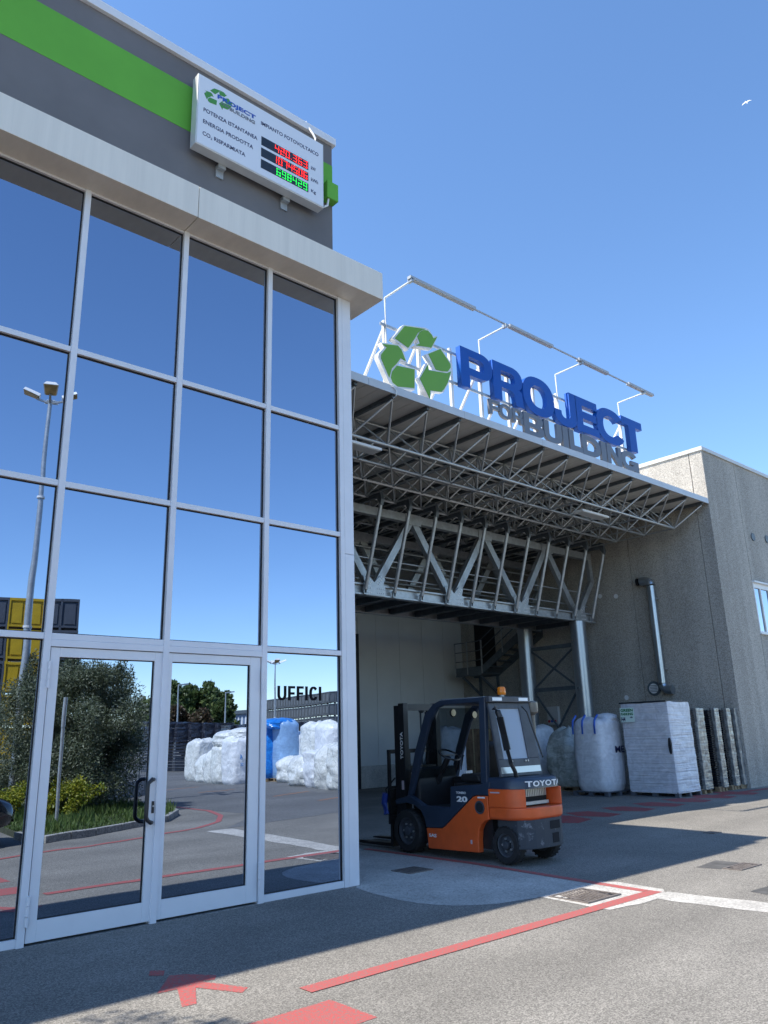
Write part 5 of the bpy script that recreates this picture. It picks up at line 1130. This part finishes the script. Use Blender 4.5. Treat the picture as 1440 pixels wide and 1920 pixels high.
for ci in range(-2, 3):
    c = V3((rb_.x, rb_.y, 0))-dv*(bw*(2-ci)+bw/2+.02); m_ = BYl if ci == 1 else BG
    nm = {-2: 'grey stack two from the yellow one', -1: 'farther grey stack beyond the lamp mast', 0: 'grey stack next to the yellow one', 1: 'yellow stack', 2: 'grey end stack beside the yellow one'}[ci]
    for k in range(6):
        o = bpy.data.objects.new('storage_bin', m_); COL.objects.link(o); o.location = (c.x+random.uniform(-.02, .02), c.y+random.uniform(-.02, .02), GZ+k*(bh*.935)); o.rotation_euler = (0, 0, ang)
        tag(o, '%s plastic storage bin, %s of the %s' % ('yellow' if ci == 1 else 'dark grey', (['lowest', 'second', 'third', 'fourth', 'fifth', 'topmost'])[k], nm), 'bin', 'stacked storage bins by the fence')
c0, c1 = rD(496, 1306, 96), rD(614, 1296, 80); dv = V3((c1.x-c0.x, c1.y-c0.y, 0)); L = dv.length; dv.normalize(); ang = math.atan2(dv.y, dv.x); nb = 14; bw2 = L/11.6; bh2 = 1.22
BM = bin_kind(bin_mid, bw2*.97, 1.3, bh2); nv = V3((dv.y, -dv.x, 0)); nv = nv if nv.dot(V3((c0.x, c0.y, 0))-CAM) > 0 else -nv
for i in range(-2, 12):
    for k in range(5):
        c = V3((c0.x, c0.y, 0))+dv*(bw2*(i+.5))+nv*.65; o = bpy.data.objects.new('storage_bin', BM); COL.objects.link(o); o.location = (c.x, c.y, GZ+k*bh2*.985); o.rotation_euler = (0, 0, ang)
        tag(o, 'grey storage bin in the %s tier of the long high bin wall beyond the sacks' % ('bottom', 'second', 'third', 'fourth', 'topmost')[k], 'bin', 'long wall of grey bins, %s tier' % ('bottom', 'second', 'third', 'fourth', 'topmost')[k])
for j in range(1, 4):
    for k in range(5):
        c = V3((c0.x, c0.y, 0))+dv*(bw2*11.5)+nv*(.65+1.35*j); o = bpy.data.objects.new('storage_bin', BM); COL.objects.link(o); o.location = (c.x, c.y, GZ+k*bh2*.985); o.rotation_euler = (0, 0, ang)
        tag(o, 'grey storage bin in the %s tier of the long high bin wall beyond the sacks' % ('bottom', 'second', 'third', 'fourth', 'topmost')[k], 'bin', 'long wall of grey bins, %s tier' % ('bottom', 'second', 'third', 'fourth', 'topmost')[k])
# wrapped black stacks
film_black = mat_film('stretch_wrap_black', (.05, .055, .075), (2, 2, 9), .14, .9, .03, dark=(.02, .022, .032), spec=.8)
s0, s1_ = rZ(300, 1440), rZ(366, 1440); 
for i in range(6):
    px = 285+i*26; q = rD(px, 1440, 50.5); h = 2.82-i*.03
    t = thing('wrapped_stack', (q.x, q.y, GZ), 'tall black tray stack in glossy film across the yard, ' + ('first', 'second', 'third', 'fourth', 'fifth', 'sixth')[i] + ' from the olive bush', 'stack', 'black film wrapped stacks across the yard')
    n = 15
    for k in range(n): MB().box(q.x-.55, q.x+.55, q.y-.5, q.y+.5, GZ+.02+k*h/n, GZ+.02+(k+.72)*h/n).build('tray', bin_grey, t)
    wrapped((q.x, q.y, GZ+h*.62), 1.14, 1.04, h*.40, 51+i, amp=.05, nk=8, nz=14).build('film', film_black, t, smooth=True)
for i in range(7):
    q = rD(438+i*26, 1440, 43-i*.6); h = 2.45
    wr = wrapped((q.x, q.y, GZ), 1.0, .95, h, 71+i, amp=.04, nk=8, nz=24).build('wrapped_stack', film_black, None, smooth=True); tag(wr, 'black film wrapped stack standing behind the white sacks', 'stack', 'black film wrapped stacks behind the sacks')
# sacks in the yard
film_sack = mat_film('clear_sack', (.88, .885, .85), (5, 5, 2.2), .2, 1.0, .05, dark=(.66, .67, .63)); white_sack = mat_film('white_sack', (.90, .91, .92), (4, 4, 3), .35, .8, .04, dark=(.72, .74, .77))  # the dark tone puts the shade of the creases into the sacks' colour
blue_film = mat_film('blue_film', (.03, .27, .75), (3, 3, 5), .18, .9, .03, dark=(.015, .16, .55)); pale_blue = mat_film('pale_blue_sack', (.30, .50, .78), (2, 2, 14), .3, .7, .02)
SACKS = [(376, 38.0, .56, 1.76, film_sack, 'flat', 'white plastic sack at the free end of the row near the black stacks'), (390, 36.3, .46, 1.12, film_sack, 'round', 'short crumpled sack in front of the end sack'),
         (405, 35.6, .46, 1.35, film_sack, 'round', 'white sack beside the short crumpled one'), (424, 34.9, .54, 1.48, film_sack, 'flat', 'clear wrapped sack under a bulging topmost sack'), (448, 34.0, .58, 1.80, white_sack, 'flat', 'white sack printed with a blue round emblem'),
         (470, 34.2, .55, 1.75, white_sack, 'flat', 'white sack hidden next to the printed one')]
def yard_sack(px, d, r, h, m, top, l, z=GZ, slump=.07, seed=None, ry=None, e=3.2):
    q = rD(px, 1440, d); b = MB(); bag_mesh(b, (q.x, q.y, z), r, ry or r, h, seed or px*.13, e=e, slump=slump, top=top, nz=30, nk=48); o = b.build('bulk_sack', m, None, smooth=True); return tag(o, l, 'sack'), q
for px, d, r, h, m, top, l in SACKS:
    o, q = yard_sack(px, d, r, h, m, top, l)
    if 'emblem' in l:
        dd_ = (V3((0, 7.65, 0))-V3((q.x, q.y, 0))); dd_.z = 0; dd_.normalize(); s = V3((-dd_.y, dd_.x, 0)); ce = V3((q.x, q.y, 1.0))+dd_*(r+.10)
        MB().tube(ce-dd_*.02, ce+dd_*.01, .09, n=16).build('print', mat('print_blue', (.10, .28, .60), .6), o)
        for k in range(2): MB().bar(ce-V3((0, 0, .26+k*.07))-s*.16, ce-V3((0, 0, .26+k*.07))+s*(.16-k*.1), .012, .02).build('print', MATS['print_blue'], o)
yard_sack(431, 35.0, .66, .66, film_sack, 'round', 'bulging clear sack lying on top of the wrapped ones', z=1.40, slump=.10, e=2.4)
yard_sack(457, 34.4, .56, .44, film_sack, 'round', 'second bulging sack lying on the printed one', z=1.70, slump=.10, e=2.4)
for px, d, r, h, m, l in ((510, 34.6, .66, 2.40, blue_film, 'tall sack in bright blue film'), (536, 34.0, .50, 2.42, pale_blue, 'tall pale blue sack beside the bright blue one')):
    o, q = yard_sack(px, d, r, h-.1, m, 'flat', l, z=GZ+.12, slump=.05); pallet(q.x, q.y, 1.1, 1.0, 'wooden pallet under the ' + ('bright blue sack' if m is blue_film else 'pale blue sack'), z=GZ)
q = rD(522, 1440, 34.2); cpb = MB(); bag_mesh(cpb, (q.x, q.y, 2.02), .70, .60, .48, 5.5, e=2.8, slump=.16, top='round', nz=20, nk=40); tag(cpb.build('film_cover', blue_film, None, smooth=True), 'loose bright blue film gathered over the tall blue sacks', 'film')
for i, (px, d, r, h, top, l) in enumerate(((552, 33.0, .58, 1.0, 'round', 'low slumped clear sack at the foot of the blue ones'), (579, 30.4, .62, 1.15, 'round', 'white bag of folded sacks beside the slumped one'), (606, 29.2, .56, 1.28, 'flat', 'pile of white woven bags, middle of the low row'), (631, 28.2, .60, 1.52, 'round', 'tall clear sack pile next to the corner post reflection'), (660, 27.4, .66, 1.5, 'flat', 'clear sack pile at the very end of the low row'),
                                         (577, 34.5, .66, 1.90, 'flat', 'tall white sack standing behind the low row'), (602, 33.4, .68, 2.30, 'flat', 'tallest white sack standing behind the low row'), (630, 32.0, .68, 2.24, 'flat', 'white sack behind the low row at its end'), (560, 36.0, .55, 2.0, 'flat', 'grey wrapped sack in the gap behind the blue ones'))):
    yard_sack(px, d, r, h, film_sack if i not in (2, 5, 7) else white_sack, top, l, slump=.12 if i < 5 else .07, seed=i*1.7+9)
# far background
for i, (px, d, wd, h, m, l) in enumerate(((318, 84, 3.4, 7.0, pine_m, 'dark conifer nearest the olive bush'), (345, 88, 3.4, 6.3, pine_m, 'dark conifer behind the thin street lamp'), (368, 86, 3.8, 7.1, pine_m, 'tallest broad conifer beyond the black stacks'), (398, 87, 3.6, 6.7, pine_m, 'broad conifer beside the pale warehouse'), (416, 80, 2.4, 5.0, pine_m, 'small bright green tree before the warehouse'), (325, 78, 2.2, 4.6, brown_m, 'brown leaved tree before the conifers'), (372, 77, 2.2, 4.2, brown_m, 'second brown leaved tree before the tallest conifer'), (292, 86, 3.6, 6.0, pine_m, 'dark conifer half hidden by the olive bush'))):
    q = rD(px, 1400, d); base = (q.x, q.y, GZ); cl = shrub_clumps((q.x, q.y, 0), wd*.62, h, 46, wd*.17, .2)
    plant('background_tree', base, l, 'tree', cl, 150, .42 if m is pine_m else .34, m, [([(q.x, q.y, GZ), (q.x+.1, q.y, h*.8)], [.22, .05])], 'trees beyond the yard', ratio=.7)
wh = thing('warehouse', (0, 0, 0), 'pale warehouse with white upright ribs far beyond the yard', 'building'); a, b = rD(424, 1360, 120), rD(500, 1360, 112); dv = V3((b.x-a.x, b.y-a.y, 0)); n_ = 12; top = rD(440, 1339, 118).z
sh = mat('warehouse_blue', (.16, .22, .32), .6); av = V3((a.x, a.y, 0)); MB().bar(av-dv*.0+V3((0, 0, top/2)), av+dv+V3((0, 0, top/2)), .4, top, (0, 0, 1)).build('wall', sh, wh)
for k in range(n_+1): p = av+dv*(k/n_); dn = (CAM*0+V3((0, 7.65, 0))-p).normalized()*.3; MB().bar(p+dn, p+dn+V3((0, 0, top*.92)), .28, .2).build('rib', white_paint, wh)
MB().bar(av+V3((0, 0, top+.2)), av+dv+V3((0, 0, top+.2)), 1.2, .5, (0, 0, 1)).build('roof', steel_dark, wh)
# tree by the facade that throws the leafy shadow at the corner of the yard
tc = (-1.95, -1.62, 0)
plant('shade_tree', (tc[0], tc[1], gz(-2.4)), 'small leafy tree beside the facade casting its shadow on the asphalt', 'tree', [((tc[0]+random.gauss(0, .5), tc[1]+random.gauss(0, .38), 5.0+random.gauss(0, .7)), (.32, .32, .28)) for _ in range(60)], 200, .085, olive, [([(tc[0], tc[1], -.05), (tc[0]+.05, tc[1], 2.5), (tc[0]+.1, tc[1]+.05, 5.2)], [.09, .06, .02]), ([(tc[0]+.05, tc[1], 2.8), (tc[0]+.6, tc[1]+.2, 4.6)], [.04, .015]), ([(tc[0]+.05, tc[1], 3.0), (tc[0]-.5, tc[1]-.2, 4.8)], [.04, .015])])

# ================================================================ dark car nosed in to the kerb (only its nose shows in the glass)
car = thing('parked_car', (2.7, -8.45, GZ), 'dark car parked with its nose to the planted island', 'car')
cp_ = mat('car_paint', (.012, .014, .02), .22, .2, var=.1, vscale=2, coat=.8); cglass = mat('car_glass', (.02, .022, .025), .05); chrome = mat('chrome', (.6, .6, .6), .12, 1.0)
X1, X0, YC = 4.78, .68, -8.45
sec = [(X0, .55, .80, .78), (X0+.12, .34, .96, .84), (X0+.7, .28, 1.0, .88), (X0+1.6, .27, .98, .89), (X0+2.6, .27, .97, .89), (X0+3.2, .28, .93, .88), (X0+3.7, .30, .86, .84), (X0+4.0, .36, .74, .72), (X1, .45, .62, .58)]
R_ = []
for x, z0, z1, w_ in sec:
    R_.append([(x, YC-w_*.94, GZ+z0), (x, YC-w_, GZ+z0+.12), (x, YC-w_, GZ+z1-.22), (x, YC-w_*.96, GZ+z1-.06), (x, YC-w_*.8, GZ+z1), (x, YC, GZ+z1+.02), (x, YC+w_*.8, GZ+z1), (x, YC+w_*.96, GZ+z1-.06), (x, YC+w_, GZ+z1-.22), (x, YC+w_, GZ+z0+.12), (x, YC+w_*.94, GZ+z0)])
MB().rings(R_).build('body', cp_, car, smooth=True)
cab = [(X0+.25, .96, .96, .76), (X0+.6, .98, 1.36, .66), (X0+1.2, .98, 1.46, .64), (X0+2.0, .98, 1.45, .64), (X0+2.35, .96, 1.36, .66), (X0+3.0, .93, .94, .78)]
MB().rings([[(x, YC-w_-.10, GZ+z0), (x, YC-w_, GZ+z1-.03), (x, YC-w_*.8, GZ+z1), (x, YC+w_*.8, GZ+z1), (x, YC+w_, GZ+z1-.03), (x, YC+w_+.10, GZ+z0)] for x, z0, z1, w_ in cab]).build('cabin', cglass, car, smooth=True)
MB().rings([[(x, YC-w_*.82, GZ+z1+.004), (x, YC+w_*.82, GZ+z1+.004), (x, YC+w_*.82, GZ+z1+.02), (x, YC-w_*.82, GZ+z1+.02)] for x, z0, z1, w_ in cab[1:5]]).build('roof', cp_, car, smooth=True)
for x in (X0+.85, X0+3.35):
    for s in (-1, 1):
        ty = MB().lathe([(.20, -.1), (.30, -.1), (.325, -.07), (.325, .07), (.30, .1), (.20, .1)], (x, YC+s*.80, GZ+.32), 'y', 28, cap=False).build('wheel', rubber_black, car, smooth=True); MB().lathe([(.205, -.09), (.205, .09), (.15, s*.05), (.05, s*.085), (.01, s*.09)] if s > 0 else [(.205, .09), (.205, -.09), (.15, -.05), (.05, -.085), (.01, -.09)], (x, YC+s*.80, GZ+.32), 'y', 24).build('rim', chrome, ty, smooth=True)
for s in (-1, 1):
    hl = MB().hull8([(X1-.30, YC+s*.62, GZ+.60), (X1-.02, YC+s*.40, GZ+.58), (X1+.01, YC+s*.40, GZ+.66), (X1-.28, YC+s*.66, GZ+.70)], [(X1-.30, YC+s*.73, GZ+.62), (X1-.05, YC+s*.56, GZ+.58), (X1-.05, YC+s*.56, GZ+.66), (X1-.32, YC+s*.735, GZ+.70)]).build('headlight', mat('headlight_lens', (.55, .58, .6), .08), car)
    MB().bar((X0+2.65, YC+s*.86, GZ+.98), (X0+2.65, YC+s*1.02, GZ+1.02), .10, .12).build('mirror', cp_, car, bevel=.02)
MB().box(X1-.03, X1+.015, YC-.38, YC+.38, GZ+.46, GZ+.56).build('grille', black_plastic, car); MB().box(X1-.04, X1+.012, YC-.5, YC+.5, GZ+.47-.08, GZ+.455).build('bumper', black_plastic, car)

# ================================================================ gull high over the canopy
gd = V3((.74, .24, .63)).normalized(); gpos = CAM+gd*115
gl = thing('gull', gpos, 'small white gull gliding in the clear sky', 'bird'); gull_w = mat('gull_white', (.8, .8, .8), .7)
wx = (_r*.82+_u*.45).normalized(); fx = (_u*.8-_r*.25+_f*.6).normalized(); bz = wx.cross(fx).normalized()
body = MB(); R_ = []
for t, r in ((-.28, .015), (-.18, .05), (-.05, .075), (.1, .07), (.2, .045), (.27, .04), (.33, .012)):
    R_.append([gpos+fx*t+(wx*math.cos(a)+bz*math.sin(a))*r for a in np.linspace(0, 2*math.pi, 8, endpoint=False)])
for s in (-1, 1):
    pass
body.rings(R_)
for s in (-1, 1):
    L = [(.03, .10, -.08, .02), (.22, .12, -.05, .06), (.42, .08, -.06, .05), (.60, -.02, -.10, .0), (.66, -.07, -.09, -.02)]
    body.rings([[gpos+wx*s*a+fx*f0+bz*(h+.008), gpos+wx*s*a+fx*f1+bz*(h+.004), gpos+wx*s*a+fx*f1+bz*(h-.004), gpos+wx*s*a+fx*f0+bz*(h-.008)] for a, f0, f1, h in L])
body.build('body', gull_w, gl, smooth=True)
print('objects', len(bpy.data.objects), 'tris', sum(len(m.polygons) for m in bpy.data.meshes)*2)
